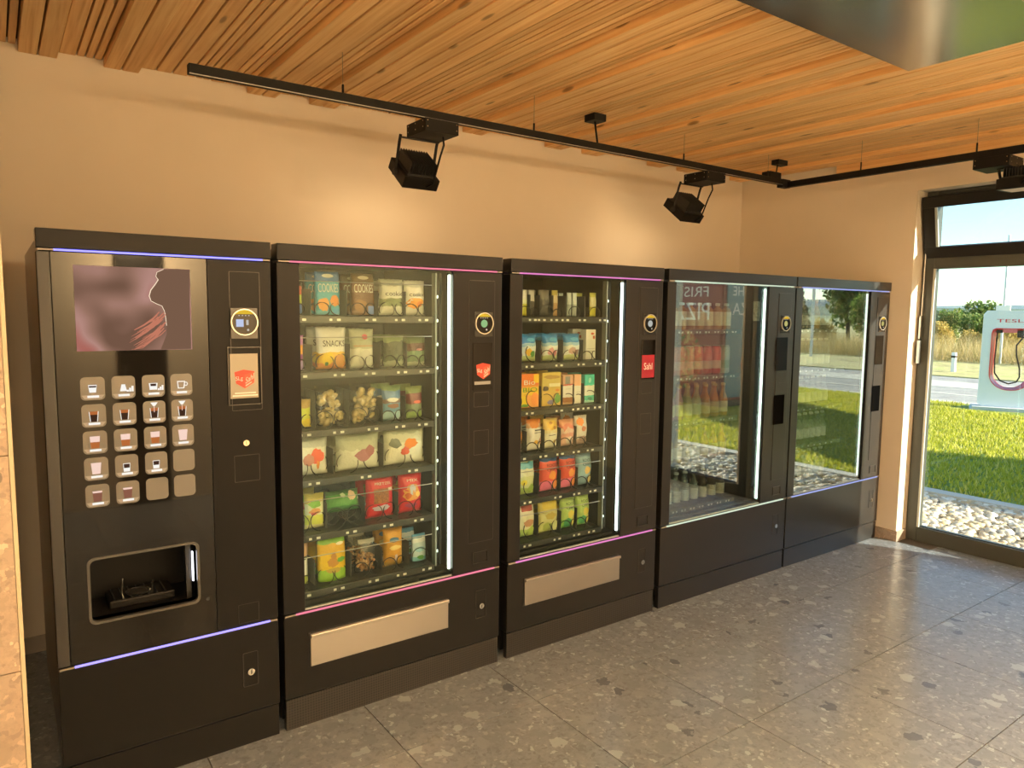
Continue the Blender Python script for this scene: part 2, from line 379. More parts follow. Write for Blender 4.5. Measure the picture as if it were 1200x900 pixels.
# slatted timber ceiling
ceil_ = tag(bx('ceiling', pm('ceiling backing', (.14, .08, .035), .9), (XL-.2, XR+.3, YF-.2, YB+.2, 2.750, 2.95)), kind='structure')
M_wood = woodmat('spruce', srgb((.82, .62, .39)), srgb((.90, .73, .50)), srgb((.94, .80, .58)))
SL = {'P': (.068, ZC-.020), 'W': (.063, ZC+.008), 'T': (.0265, ZC+.010)}
SLM = {}
seq = 'PPWTTTPPWWWTTTWTTT'
x = -1.262; k = 0
# start the run so that a proud pair stands at x = 0.03
run = sum(SL[c][0]+.0078 for c in seq)
x = .030-run
while x < XR-.02:
    c = seq[k % len(seq)]; w, zb = SL[c]
    if x > XL+.002 and x+w < XR-.031:
        if c not in SLM:
            hl = (YB-YF)/2-.003
            s = MB().box(-w/2, w/2, -hl, hl, zb-ZC, 2.755-ZC).build('slat', M_wood, ceil_, bevel=.003 if c != 'T' else .0015); SLM[c] = s
        else:
            s = SLM[c].copy(); COL.objects.link(s); s.parent = ceil_
        s.location = (x+w/2, (YB+YF)/2, ZC)
    x += w+.0078; k += 1

tag(bx('trim_ceiling', M_wood, (XR-.030, XR-.001, YF+.01, .45, 2.638, 2.749)), kind='structure')
# ---- windows in the right wall
def window(name, ya, yb, hopper):
    """ya > yb: the unit's two sides along the wall"""
    x0, x1 = 5.170, 5.250
    w = thing(name, None, None, (x0, (ya+yb)/2, 0)); w['kind'] = 'structure'
    fr = MB().box(x0, x1, ya-.075, ya, 0, OPZ).box(x0, x1, yb, yb+.045, 0, OPZ)
    fr.box(x0, x1, yb+.045, ya-.075, 0, .105).box(x0, x1, yb+.045, ya-.075, OPZ-.05, OPZ).box(x0, x1, yb+.045, ya-.075, 1.925, 2.0)
    fr.build('frame', M_grey if hopper else M_anth, w, .004)
    bx('gasket', M_blackm, (x0+.022, x0+.03, yb+.038, ya-.068, .098, .110), w)
    bx('pane', M_pane, (x0+.036, x0+.044, yb+.040, ya-.070, .10, 1.93), w)
    bx('glazing_bead', pm('pale bead', (.55, .56, .52), .4), (x0-.006, x0+.006, ya-.089, ya-.075, .105, 1.925), w)
    if hopper:
        # tilted-in top sash, hinged at its bottom
        th = math.radians(12.5); az = Vector((-math.sin(th), 0, math.cos(th))); ax = Vector((math.cos(th), 0, math.sin(th))); ay = Vector((0, 1, 0))
        p0 = Vector((x0+.012, 0, 2.002)); H = .415
        def at_(yc, h): return p0+az*h+Vector((0, yc, 0))
        yl, yr = ya-.012, yb+.03; mid = (yl+yr)/2; hw = (yl-yr)/2
        sh = MB().obox(at_(mid, .0375), ax, ay, az, .026, hw, .0375).obox(at_(mid, H-.0375), ax, ay, az, .026, hw, .0375)
        sh.obox(at_(yl-.04, H/2), ax, ay, az, .026, .04, H/2-.075).obox(at_(yr+.04, H/2), ax, ay, az, .026, .04, H/2-.075)
        s = sh.build('sash', M_anth, w, .003)
        MB().obox(at_(mid, H/2), ax, ay, az, .004, hw-.07, H/2-.065).build('pane', M_pane, s)
        MB().obox(at_(yl-.088, H/2)-ax*.02, ax, ay, az, .006, .008, H/2-.075).build('glazing_bead', pm('blue grey bead', (.40, .46, .47), .4), s)
        for yy in (yl-.02, yr+.02):
            MB().tube([(x0+.02, yy+.006, OPZ-.055), at_(yy, H-.06)+Vector((-.005, 0, 0))], .006, 6).build('stay_arm', M_alu, s)
    else:
        bx('pane', M_pane, (x0+.036, x0+.044, yb+.04, ya-.07, 1.99, OPZ-.04), w)
    return w
w1 = window('window_1', OPY1-.004, -1.215, True)
window('window_2', -1.217, OPY0+.003, False)
# lever of the top light's opener on the jamb
lv = MB().box(5.138, 5.169, -.160, -.146, 1.44, 1.60).box(5.120, 5.150, -.166, -.150, 1.27, 1.43)
lv.tube([(5.150, -.155, 1.60), (5.156, -.155, 2.36)], .005, 6)
lv.build('opener_lever', M_alu, w1, .003)

# ---- door and pictures seen only as reflections: the dark narrow door in the front wall
d1 = thing('door_1', None, None, (.85, YF+.03, 0)); d1['kind'] = 'structure'
bx('leaf', pm('black door', (.015, .015, .015), .4), (.68, 1.03, YF+.003, YF+.045, .01, 2.05), d1, .004)
bx('door_handle', M_alu, (.71, .73, YF+.046, YF+.08, .98, 1.14), d1, .003)

# ================================================================== TRACK, LAMPS, CEILING PANEL
tr = thing('lighting_track', 'long black L-shaped lighting track hanging below the slatted timber ceiling', 'track', (2.5, .52, 2.53))
TY, TZ0, TZ1 = .52, 2.508, 2.546
bx('rail', M_trackm, (.552, 4.43, TY-.018, TY+.018, TZ0, TZ1), tr, .002)
bx('rail', M_trackm, (4.482, 4.518, -3.3, TY-.02, TZ0-.014, TZ1-.012), tr, .002)
bx('corner_joint', M_trackm, (4.431, 4.522, TY-.019, TY+.03, TZ0-.016, TZ1+.002), tr, .003)
bx('rail_lip', M_alu, (.553, 4.43, TY-.0185, TY-.0160, TZ0-.002, TZ0+.001), tr)
for px, py in ((1.19, TY), (2.25, TY), (3.42, TY), (4.28, TY), (4.50, -.02), (4.50, -.70), (4.50, -2.2)):
    MB().tube([(px, py, TZ1+.035), (px, py, 2.735)], .0014, 5).build('hanger_wire', pm('steel wire', (.35, .3, .22), .4, metal=.8), tr)
    MB().tube([(px, py, TZ1-.014), (px, py, TZ1+.04)], .005, 6).build('wire_grip', M_trackm, tr)
rose = thing('ceiling_rose', 'small black ceiling box with a cable dropping to the track', 'ceiling box', (2.70, .54, 2.70))
bx('box', M_trackm, (2.655, 2.745, .50, .585, 2.668, 2.707), rose, .003)
MB().tube([(2.70, .545, 2.67), (2.702, .54, 2.63), (2.698, .525, 2.58), (2.70, .52, 2.545)], .006, 7).build('cable', M_trackm, rose, smooth=True)
sen = thing('track_feed', 'black feed box lying on the track corner under the ceiling', 'feed box', (4.43, .56, 2.60))
bx('box', M_trackm, (4.35, 4.48, .55, .62, 2.549, 2.60), sen, .003)
MB().tube([(4.46, .58, 2.60), (4.50, .60, 2.66), (4.505, .60, 2.70)], .005, 6).build('cable', M_trackm, sen)
bx('ceiling_plate', M_trackm, (4.47, 4.58, .57, .63, 2.665, 2.700), sen, .003)

M_lens = emat('lamp lens', LAMP_COL, .3)
def floodlight(label, loc, rz, tilt=38, c=(-.025, .222, -.222)):
    """local frame: the track runs along x, the lamp looks towards +y and down"""
    t = thing('track_floodlight', label, 'floodlight', (0, 0, 0), 'floodlights on the black track')
    gb = MB().box(-.0925, .0925, -.02, .17, -.060, .0).build('gear_box', M_trackm, t, .002)
    for pz in (-.012, -.040):
        for px in (-.08, .08): MB().tube([(px, -.0205, pz), (px, -.0225, pz)], .0028, 8).build('screw', M_chrome, gb)
        for py in (.0, .075, .15):
            for sx in (-1, 1): MB().tube([(sx*.093, py, pz), (sx*.095, py, pz)], .0028, 8).build('screw', M_chrome, gb)
    tilt = math.radians(tilt); ay = Vector((0, math.cos(tilt), math.sin(tilt))); az = Vector((0, -math.sin(tilt), math.cos(tilt))); ax = Vector((1, 0, 0))
    c = Vector(c)
    hd = MB().obox(c, ax, ay, az, .098, .098, .030).build('head', M_trackm, t, .003)
    MB().obox(c-az*.0305, ax, ay, az, .078, .078, .0012).build('lens', M_lens, hd)
    MB().obox(c+az*.034, ax, ay, az, .080, .080, .006).build('heat_sink_base', M_blackm, hd)
    for i in range(11):
        xx = -.072+i*.0144
        MB().obox(c+ax*xx+az*.066, ax, ay, az, .0016, .074, .030).build('fin', M_blackm, hd)
    MB().box(c.x-.110, c.x+.110, c.y-.068, c.y-.052, -.066, -.0605).build('yoke_bar', M_trackm, t)
    for s in (-1, 1):
        pth = [Vector((c.x+s*.104, c.y-.06, -.050)), Vector((c.x+s*.104, c.y-.045, -.085)), c+ax*(s*.104)+az*.005]
        MB().tube(pth, .0075, 6).build('yoke_arm', M_trackm, t)
        MB().tube([c+ax*(s*.098), c+ax*(s*.116)], .016, 12).build('pivot_knob', M_blackm, t)
    MB().tube([(c.x+.07, .05, -.058), (c.x+.072, .045, -.10), (c.x+.066, .07, -.15), c+ax*.052+az*.02-ay*.115, c+ax*.03-az*.01-ay*.10], .005, 6).build('cable', M_trackm, t, smooth=True)
    ld = bpy.data.lights.new('lamp_light', 'AREA'); ld.shape = 'SQUARE'; ld.size = .15; ld.energy = LAMP_W; ld.color = LAMP_COL; ld.spread = math.radians(170)
    lo = bpy.data.objects.new('lamp_light', ld); COL.objects.link(lo); lo.parent = t
    lo.matrix_local = Matrix.LocRotScale(c-az*.034, (-az).to_track_quat('-Z', 'Y'), None)
    t.location = loc; t.rotation_euler = (0, 0, rz)
    return t
F1 = floodlight('black finned floodlight hanging from the track above the snack machine', (1.683, .52, 2.5085), 0)
def lampcopy(label, loc, rz):
    c = copy_tree(F1); c['label'] = label; c.location = loc; c.rotation_euler = (0, 0, rz); return c
lampcopy('black finned floodlight hanging from the track above the red-lit drinks machine', (3.712, .52, 2.5085), 0)
floodlight('black finned floodlight on the track beside the tilted top window', (4.50, -.785, 2.4935), -PI/2, 2, (.115, .12, -.150))
lampcopy('black floodlight on the track by the second window', (4.50, -2.7, 2.4935), -PI/2)
ft = thing('lighting_track', 'black lighting track along the front wall behind the viewer', 'track', (2.0, -3.1, 2.53))
bx('rail', M_trackm, (-.6, 4.40, -3.118, -3.082, TZ0, TZ1), ft, .002)
for px in (-.4, 1.4, 3.2):
    MB().tube([(px, -3.1, TZ1-.002), (px, -3.1, 2.735)], .0014, 5).build('hanger_wire', M_trackm, ft)
for px, nm, rz, pw in ((-.1, 'left end', 0, FRONT_W), (.85, 'second, added fill place', PI, FILL_W), (1.7, 'middle', 0, FRONT_W), (2.6, 'fourth, added fill place', PI, FILL_W), (3.5, 'right end', 0, FRONT_W)):  # the lamps facing the wall are added fill, bounced as soft room light
    fl_ = lampcopy('black floodlight at the %s of the front wall track' % nm, (px, -3.1, 2.5085), rz)
    for ch in fl_.children:
        if ch.type == 'LIGHT': ch.data = ch.data.copy(); ch.data.energy = pw

lt_ = thing('lighting_track', 'added black track for fill lamps along the left wall', 'track', (-.70, -1.9, 2.53))  # added unseen track, its lamps fill the left side with light
bx('rail', M_trackm, (-.718, -.682, -2.95, -.60, TZ0, TZ1), lt_, .002)
for py in (-2.7, -1.8, -.8):
    MB().tube([(-.70, py, TZ1-.002), (-.70, py, 2.735)], .0014, 5).build('hanger_wire', M_trackm, lt_)
for py, nm in ((-1.15, 'inner'), (-2.25, 'outer')):
    fl_ = lampcopy('added black fill floodlight washing the left wall, %s one' % nm, (-.70, py, 2.5085), PI/2)
    for ch in fl_.children:
        if ch.type == 'LIGHT': ch.data = ch.data.copy(); ch.data.energy = 6.0

# big metal panel under the ceiling
pn = thing('ceiling_panel', 'large flat dark metal panel hung under the slatted ceiling', 'panel', (2.5, -1.2, 2.62))
bx('plate', pm('satin dark metal', (.55, .54, .50), .20, metal=1.), (.95, 3.07, -1.56, -1.00, 2.622, 2.652), pn, .003)
for a, b in ((1.15, -1.1), (2.9, -1.1), (1.15, -1.45), (2.9, -1.45)):
    MB().tube([(a, b, 2.652), (a, b, 2.725)], .004, 6).build('hanger', M_alu, pn)
#--MACHINES--
# ================================================================== VENDING MACHINES
ORD = ['first', 'second', 'third', 'fourth', 'fifth', 'sixth', 'seventh', 'eighth']
M_perf = None
def perfmat():
    mt, n, l, b = newmat('perforated black sheet')
    tc = n.new('ShaderNodeTexCoord'); mp = n.new('ShaderNodeMapping'); mp.inputs['Scale'].default_value = (95, 0, 95); l.new(tc.outputs['Object'], mp.inputs[0])
    vo = n.new('ShaderNodeTexVoronoi'); vo.voronoi_dimensions = '3D'; vo.inputs['Scale'].default_value = 1.; vo.inputs['Randomness'].default_value = 0.; l.new(mp.outputs[0], vo.inputs['Vector'])
    rc = ramp(n, [(.30, (.001, .001, .001)), (.36, (.030, .029, .028))]); l.new(vo.outputs['Distance'], rc.inputs[0]); l.new(rc.outputs[0], b.inputs['Base Color'])
    b.inputs['Roughness'].default_value = .4
    return mt
M_perf = perfmat()
def sticker_cube(parent, cx, cz, s, y):
    """red cube emblem with white lettering on its two faces"""
    MB().prism([(cx-s, cz+s*.72), (cx, cz+s*.42), (cx, cz-s), (cx-s*.86, cz-s*.45)], y, y+.0006).build('emblem_face', M_red, parent)
    MB().prism([(cx, cz+s*.42), (cx+s, cz+s*.75), (cx+s*.95, cz-s*.42), (cx, cz-s)], y, y+.0006).build('emblem_face', pm('logo red light', hexc('e2563c'), .4), parent)
    MB().prism([(cx-s, cz+s*.72), (cx-.1*s, cz+s*.95), (cx+s, cz+s*.75), (cx, cz+s*.42)], y, y+.0006).build('emblem_face', pm('logo red dark', hexc('c83a2a'), .4), parent)
    text_on('SLg', lambda a, b: (cx-s*.9+a*s*.72, y-.0006, cz-s*.30+b*s*.55+a*s*.06), 1).build('lettering', M_paper, parent)
    text_on('Sahl', lambda a, b: (cx+s*.06+a*s*.84+b*s*.06, y-.0006, cz-s*.52+b*s*.62+a*s*.5), 1).build('lettering', M_paper, parent)
    MB().prism([(cx+s*.08, cz-s*.78), (cx+s*.7, cz-s*.40), (cx+s*.7, cz-s*.30), (cx+s*.08, cz-s*.66)], y-.0006, y).build('underline', M_paper, parent)
def reader(root, cx, cz, screen):
    pl = MB().box(cx-.046, cx+.046, -.006, -.0032, cz-.058, cz+.050).build('card_reader', pm('reader plate', (.012, .011, .010), .25), root, .001)
    o, i = ellipse(cx, cz, .0465, .0465, 36), ellipse(cx, cz, .0425, .0425, 36)
    MB().ring(o, i, -.013, -.006).build('bezel', pm('bezel silver', (.72, .68, .58), .25, metal=.6), pl, smooth=False)
    MB().prism(i, -.0085, -.006).build('reader_face', M_glossblack, pl)
    seg = [(cx+.0415*math.cos(math.radians(a)), cz+.0415*math.sin(math.radians(a))) for a in range(42, 139, 8)]
    MB().prism(seg, -.0092, -.0086).build('yellow_segment', emat('reader yellow', hexc('e8bf3a'), .75), pl)
    for k in range(4): bx('indicator', emat('reader white', (.9, .85, .75), .5), (cx-.020+k*.011, cx-.015+k*.011, -.0090, -.0086, cz+.0215, cz+.0245), pl)
    if screen == 'pale':
        bx('reader_screen', emat('reader pale blue', (.62, .70, .95), .7), (cx-.028, cx-.003, -.0092, -.0086, cz-.016, cz+.010), pl)
        bx('card_symbol', emat('reader white', (.9, .85, .75), .5), (cx+.006, cx+.014, -.0092, -.0086, cz-.010, cz+.008), pl)
    else:
        MB().prism(ellipse(cx, cz-.001, .0165, .0165, 20), -.0092, -.0086).build('reader_screen', emat('reader green ' + screen, {'green': (.30, .52, .22), 'white': (.45, .46, .42), 'gold': (.50, .46, .16)}[screen], .8), pl)
    MB().prism(ellipse(cx+.012, cz-.027, .004, .004, 10), -.0092, -.0086).build('indicator', emat('reader white', (.9, .85, .75), .5), pl)
    return pl
def led(root, x0, x1, z, col, s, yy=-.0045):
    e = pm('led end cap', (.30, .28, .24), .4)
    bx('led_strip', emat('led %s' % (str(col)), col, s), (x0+.045, x1-.030, yy, yy+.006, z-.0028, z+.0028), root)
    bx('led_end', e, (x0+.004, x0+.045, yy, yy+.006, z-.0024, z+.0024), root)
    bx('led_end', e, (x1-.030, x1-.004, yy, yy+.006, z-.0024, z+.0024), root)
def keyplate(root, cx, cz):
    k = MB().ring(rrect(cx-.0265, cx+.0265, cz-.064, cz+.064, .004), rrect(cx-.0253, cx+.0253, cz-.0628, cz+.0628, .0035), -.0022, .0).build('lock_plate', pm('lock outline', (.05, .048, .045), .35), root)
    MB().tube([(cx, .0, cz-.008), (cx, -.010, cz-.008)], .0125, 18).build('lock_cylinder', M_chrome, k)
    bx('key_slot', M_blackm, (cx-.0015, cx+.0015, -.0108, -.0099, cz-.015, cz-.001), k)
def shell(root, x0, x1, wx0=None, wx1=None, perf=False, lining=None, glass=None):
    D = 1.12
    bx('kick_plate', M_perf if perf else M_black, (x0+.003, x1-.003, .004, .03, .0, .1185), root, .001)
    bx('lower_panel', M_black, (x0, x1, 0, .06, .1245, .4455), root, .002)
    bx('header', M_black, (x0, x1, -.006, .06, 1.772, 1.83), root, .002)
    if wx0 is None:
        cb = MB().box(x0+.008, x1-.008, .242, D, .02, 1.812).box(x0+.008, .089, .062, .2415, .02, 1.812).box(.429, x1-.008, .062, .2415, .02, 1.812)
        cb.box(.0895, .4285, .062, .2415, .02, .575).box(.0895, .4285, .062, .2415, .800, 1.812).build('cabinet', M_black, root)
        return
    bx('cabinet_side', M_black, (x0+.006, x0+.030, .062, D, .02, 1.812), root)
    bx('cabinet_side', M_black, (x1-.030, x1-.006, .062, D, .02, 1.812), root)
    bx('cabinet_back', M_black, (x0+.03, x1-.03, D-.02, D, .02, 1.812), root)
    bx('cabinet_top', M_black, (x0+.03, x1-.03, .062, D-.02, 1.795, 1.812), root)
    bx('cabinet_bottom', M_black, (x0+.03, x1-.03, .062, D-.02, .02, .05), root)
    L = lining or M_inner
    bx('lining_back', L, (x0+.032, x1-.032, .70, .715, .05, 1.79), root)
    bx('lining_floor', L, (x0+.032, x1-.032, .064, .70, .455, .468), root)
    bx('lining_side', L, (wx1+.02, wx1+.03, .064, .70, .468, 1.79), root)
    bx('lining_side', L, (x0+.031, x0+.036, .064, .70, .468, 1.79), root)
    st = MB().box(x0, wx0, 0, .06, .458, 1.762).build('door_stile', M_black, root, .002)
    bx('door_column', M_black, (wx1, x1, 0, .06, .458, 1.762), root, .002)
    bx('glass', glass or M_glass, (wx0-.004, wx1+.004, .010, .016, .456, 1.766), root)
    bx('glass_edge', pm('pale glass edge', (.40, .46, .42), .3), (wx0, wx1, .0085, .0165, .4565, .4625), root)
def column(root, x1, dispmat, screen, slot=False, dx0=-.151, dx1=-.051):
    g = pm('panel groove', (.006, .006, .006), .5)
    MB().ring(rrect(x1-.168, x1-.037, .585, 1.728, .004), rrect(x1-.1665, x1-.0385, .5865, 1.7265, .003), -.0016, .0).build('panel_outline', pm('panel seam', (.055, .052, .048), .3), root)
    bx('service_panel', MATS['black machine lacquer'], (x1-.1665, x1-.0385, -.003, .0, .5865, 1.7265), root, .001)
    reader(root, x1-.096, 1.546, screen)
    d = bx('display', M_glossblack, (x1+dx0, x1+dx1, -.0062, -.0032, 1.261, 1.462), root, .001)
    for za, zb_ in ((1.186, 1.250), (.976, 1.083), (.490, .541)):
        if slot and za == .976: continue
        MB().ring(rrect(x1-.143, x1-.066, za, zb_, .002), rrect(x1-.1418, x1-.0672, za+.0012, zb_-.0012, .002), -.0038, -.003 if za > .55 else 0.).build('blanking_cover', pm('panel seam', (.055, .052, .048), .3), root)
    if slot:
        bx('payout_slot', pm('slot black', (.003, .003, .003), .9, spec=.0), (x1-.174, x1-.069, -.0045, -.0032, .932, 1.112), root)
    keyplate(root, x1-.0995, .300)
    return d

# ---- 1: coffee machine
X0, X1 = 0.0, .694
c1 = thing('coffee_machine', 'black coffee vending machine with picture screen and drink buttons, nearest the partition', 'vending machine', (.347, .55, 0))
shell(c1, X0, X1)
led(c1, X0, X1, 1.767, (.22, .20, 1.0), 2.2, -.0085); led(c1, X0, X1, .4515, (.33, .27, 1.0), 1.6)
bx('door_stile', pm('grey black stile', (.032, .032, .032), .5), (X0, .034, 0, .06, .458, 1.762), c1, .002)
bx('door_column', M_black, (.480, X1, 0, .06, .458, 1.762), c1, .002)
NX0, NX1, NZ0, NZ1 = .097, .421, .583, .792
gp = MB().box(.036, NX0, -.001, .05, .459, 1.761).box(NX1, .478, -.001, .05, .459, 1.761).box(NX0, NX1, -.001, .05, .459, NZ0).box(NX0, NX1, -.001, .05, NZ1, 1.761)
bx('door_core', M_blackm, (.030, .479, .046, .06, .80, 1.761), c1)
gp = gp.build('glass_front', M_glossblack, c1)
ni = MB()                                       # cup bay: five inner faces with thickness
ni.box(NX0-.004, NX1+.004, .23, .235, NZ0-.004, NZ1+.004).box(NX0-.006, NX0, .0, .235, NZ0-.004, NZ1+.004).box(NX1, NX1+.006, .0, .235, NZ0-.004, NZ1+.004)
ni.box(NX0-.004, NX1+.004, .0, .235, NZ0-.006, NZ0).box(NX0-.004, NX1+.004, .0, .235, NZ1, NZ1+.006)
nb = ni.build('cup_bay', pm('bay plastic', (.008, .008, .008), .40, spec=.15), c1)
bpy.data.objects[c1.name]; 
MB().ring(rrect(NX0-.006, NX1+.006, NZ0-.006, NZ1+.006, .022), rrect(NX0+.002, NX1-.002, NZ0+.002, NZ1-.002, .018), -.004, .012).build('bay_frame', pm('bay frame', (.07, .068, .065), .3), nb)
MB().box(NX1-.011, NX1-.007, .03, .042, .648, .752).build('bay_lamp', emat('bay white', (.95, .93, 1.0), 3.0), nb)
MB().box(NX1-.028, NX1-.012, .05, .07, NZ0, NZ1).build('bay_strip', pm('bay strip', (.03, .03, .03), .2), nb)
MB().box(NX0+.06, NX1-.06, .08, .20, NZ0+.001, NZ0+.030).build('drip_tray', pm('tray black', (.006, .006, .006), .5, spec=.2), nb, .006)
for k in range(7): MB().box(NX0+.075+k*.026, NX0+.079+k*.026, .085, .195, NZ0+.0302, NZ0+.033).build('grate_bar', M_rail, nb)
for px, hh in ((.203, .055), (.296, .035)): MB().tube([(px, .14, NZ0+.03), (px+.003, .135, NZ0+.03+hh)], .0028, 7).build('cup_guide', M_chrome, nb)
MB().tube([(.25, .13, NZ1), (.25, .13, NZ1-.03)], [.022, .016], 14).build('nozzle', M_blackm, nb)
MB().lathe([(.036, 0), (.040, .004), (.034, .006), (.030, .002)], (.25, .12, NZ0+.033), 20).build('cup_rest', M_rail, nb)
MB().tube([(.451, .0, .585), (.451, -.003, .585)], .006, 14).build('sensor', M_rail, c1)
# picture screen
def screenmat():
    mt, n, l, b = newmat('menu picture'); n.remove(b)
    tc = n.new('ShaderNodeTexCoord'); nz = n.new('ShaderNodeTexNoise'); nz.inputs['Scale'].default_value = 7; nz.inputs['Detail'].default_value = 1; l.new(tc.outputs['Object'], nz.inputs['Vector'])
    rc = ramp(n, [(.35, srgb((.42, .31, .25))), (.5, srgb((.56, .42, .36))), (.62, srgb((.66, .50, .46))), (.75, srgb((.62, .36, .32)))]); l.new(nz.outputs['Fac'], rc.inputs[0])
    e = n.new('ShaderNodeEmission'); l.new(rc.outputs[0], e.inputs[0]); e.inputs[1].default_value = .95
    l.new(e.outputs[0], n['Material Output'].inputs[0]); return mt
sx0, sx1, sz0, sz1 = .093, .426, 1.459, 1.724
scn = bx('screen', screenmat(), (sx0, sx1, -.0028, -.0012, sz0, sz1), c1)
def SP(a, b): return (sx0+(sx1-sx0)*a, sz0+(sz1-sz0)*b)
prof = [(.76, .99), (.70, .95), (.69, .90), (.71, .86), (.68, .80), (.64, .73), (.625, .66), (.64, .60), (.69, .565), (.735, .54), (.755, .48), (.765, .40), (.77, .30), (.77, .20), (.74, .10), (.71, .005)]
MB().prism([SP(*p) for p in prof]+[SP(.99, .005), SP(.99, .99)], -.0032, -.0029).build('profile_picture', emat('picture brown', srgb((.45, .34, .27)), .9), scn)
MB().tube([(*SP(a, b)[:1], -.0035, SP(a, b)[1]) for a, b in prof[:13]], [.0009]*3+[.0014]*4+[.001]*6, 5).build('rim_light', emat('picture rim', srgb((.98, .88, .76)), .9), scn)
hr = random.Random(3)
hm = MB()
for k in range(30):
    a = hr.uniform(.69, .77); b0 = hr.uniform(.22, .47); ln = hr.uniform(.16, .34)
    p = [SP(a-ln*.52*t-.10*t*t, b0-ln*.9*t) for t in (0, .35, .7, 1.)]
    p = [(max(q[0], sx0+.002), max(q[1], sz0+.003)) for q in p]
    hm.tube([(q[0], -.0036, q[1]) for q in p], [.0012, .0016, .0012, .0004], 4)
hm.build('hair_strands', emat('picture hair', srgb((.80, .50, .40)), .75), scn)['kind'] = 'stuff'
# drink buttons
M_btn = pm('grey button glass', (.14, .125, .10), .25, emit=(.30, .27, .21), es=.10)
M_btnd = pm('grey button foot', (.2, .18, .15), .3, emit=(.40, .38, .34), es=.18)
icw = emat('icon white', (.85, .84, .80), .9); icb = emat('icon coffee', srgb((.72, .42, .22)), .8); icd = emat('icon dark', srgb((.30, .20, .14)), .6); icp = emat('icon cream', srgb((.93, .80, .74)), .9)
cols_ = (.097, .183, .270, .355); rows_ = (1.305, 1.219, 1.134, 1.049, .962)
icons = [['cup', 'sugar', 'milk', 'mug'], ['esp', 'esp', 'pour', 'pour'], ['latte', 'latte', 'latte', 'pink'], ['pink2', 'small', 'smallw', ''], ['choc', 'choc', '', '']]
for r_ in range(5):
    for c_ in range(4):
        a, b = cols_[c_], rows_[r_]; ic = icons[r_][c_]
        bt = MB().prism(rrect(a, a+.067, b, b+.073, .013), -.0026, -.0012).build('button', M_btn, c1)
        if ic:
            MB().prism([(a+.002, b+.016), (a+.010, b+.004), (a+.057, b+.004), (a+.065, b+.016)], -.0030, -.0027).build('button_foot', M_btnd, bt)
            bx('caption', icw, (a+.018, a+.050, -.0034, -.0031, b+.0078, b+.0148), bt)
            cx = a+.033
            def cup(w0, w1, z0, z1, mt, nm='cup_icon', yy=-.0032): MB().prism([(cx-w0, b+z0), (cx+w0, b+z0), (cx+w1, b+z1), (cx-w1, b+z1)], yy, yy+.0004).build(nm, mt, bt)
            if ic == 'cup': cup(.009, .012, .024, .048, icw); cup(.0095, .0105, .040, .045, icd, 'coffee_icon', -.0037)
            elif ic == 'sugar':
                cup(.010, .005, .024, .046, icw)
                for q in range(3): bx('level_icon', icw, (a+.042+q*.007, a+.048+q*.007, -.0036, -.0031, b+.022, b+.028+q*.006), bt)
            elif ic == 'milk':
                cup(.011, .013, .024, .046, icw); cup(.008, .009, .036, .044, icd, 'coffee_icon', -.0037)
                for q in range(3): bx('level_icon', icw, (a+.046+q*.006, a+.051+q*.006, -.0036, -.0031, b+.022, b+.028+q*.005), bt)
            elif ic == 'mug':
                MB().ring([(cx-.011, b+.024), (cx+.009, b+.024), (cx+.012, b+.049), (cx-.013, b+.049)], [(cx-.008, b+.027), (cx+.006, b+.027), (cx+.009, b+.046), (cx-.010, b+.046)], -.0036, -.0031).build('cup_icon', icw, bt)
                MB().ring(ellipse(cx+.014, b+.039, .006, .007, 14), ellipse(cx+.014, b+.039, .0035, .0045, 14), -.0036, -.0031).build('handle_icon', icw, bt)
            elif ic in ('esp', 'pour'):
                cup(.010, .013, .018, .050, icd); cup(.012, .0132, .040, .050, icb, 'coffee_icon', -.0037)
                for s in (-1, 1): MB().prism([(cx+s*.0085, b+.018), (cx+s*.0105, b+.018), (cx+s*.0135, b+.050), (cx+s*.0115, b+.050)], -.0039, -.0037).build('glass_icon', icw, bt)
                if ic == 'pour': cup(.003, .011, .056, .068, icw, 'jug_icon'); cup(.001, .001, .036, .058, icp, 'milk_icon', -.0040)
            elif ic == 'latte': cup(.011, .013, .018, .038, icb); cup(.013, .014, .037, .056, icp, 'foam_icon')
            elif ic in ('pink', 'pink2'): cup(.011, .0145, .020, .056, icp)
            elif ic in ('small', 'smallw'): cup(.009, .0105, .018, .045, icw); cup(.008, .009, .030, .043, icd, 'coffee_icon', -.0037); 
            elif ic == 'choc': cup(.011, .014, .018, .052, emat('icon chocolate', srgb((.58, .38, .30)), .7)); cup(.0125, .014, .046, .052, icp, 'foam_icon', -.0037)
# payment column of the coffee machine
MB().ring(rrect(.551, .654, 1.24, 1.724, .003), rrect(.5522, .6528, 1.2412, 1.7228, .003), -.0012, 0).build('panel_outline', pm('panel seam', (.055, .052, .048), .3), c1)
reader(c1, .597, 1.550, 'pale')
MB().ring(rrect(.538, .6525, 1.260, 1.464, .003), rrect(.541, .6495, 1.2625, 1.461, .003), -.007, -.001).build('display_frame', pm('display frame', (.06, .055, .05), .3), c1)
dp = bx('display', pm('display card', (.34, .30, .22), .35, emit=(.34, .28, .19), es=.10), (.5455, .6405, -.004, -.001, 1.284, 1.440), c1)
sticker_cube(dp, .594, 1.352, .034, -.0047)
for k, (a, b) in enumerate(((.560, .632), (.552, .638))): bx('caption', M_paper, (a, b, -.0046, -.0040, 1.300-k*.009, 1.3045-k*.009), dp)
lk = MB().tube([(.594, 0, 1.124), (.594, -.006, 1.124)], .0105, 18).build('lock_cylinder', pm('brass lock', (.75, .62, .45), .25, metal=1.), c1)
bx('key_slot', M_blackm, (.593, .595, -.0066, -.006, 1.117, 1.131), lk)
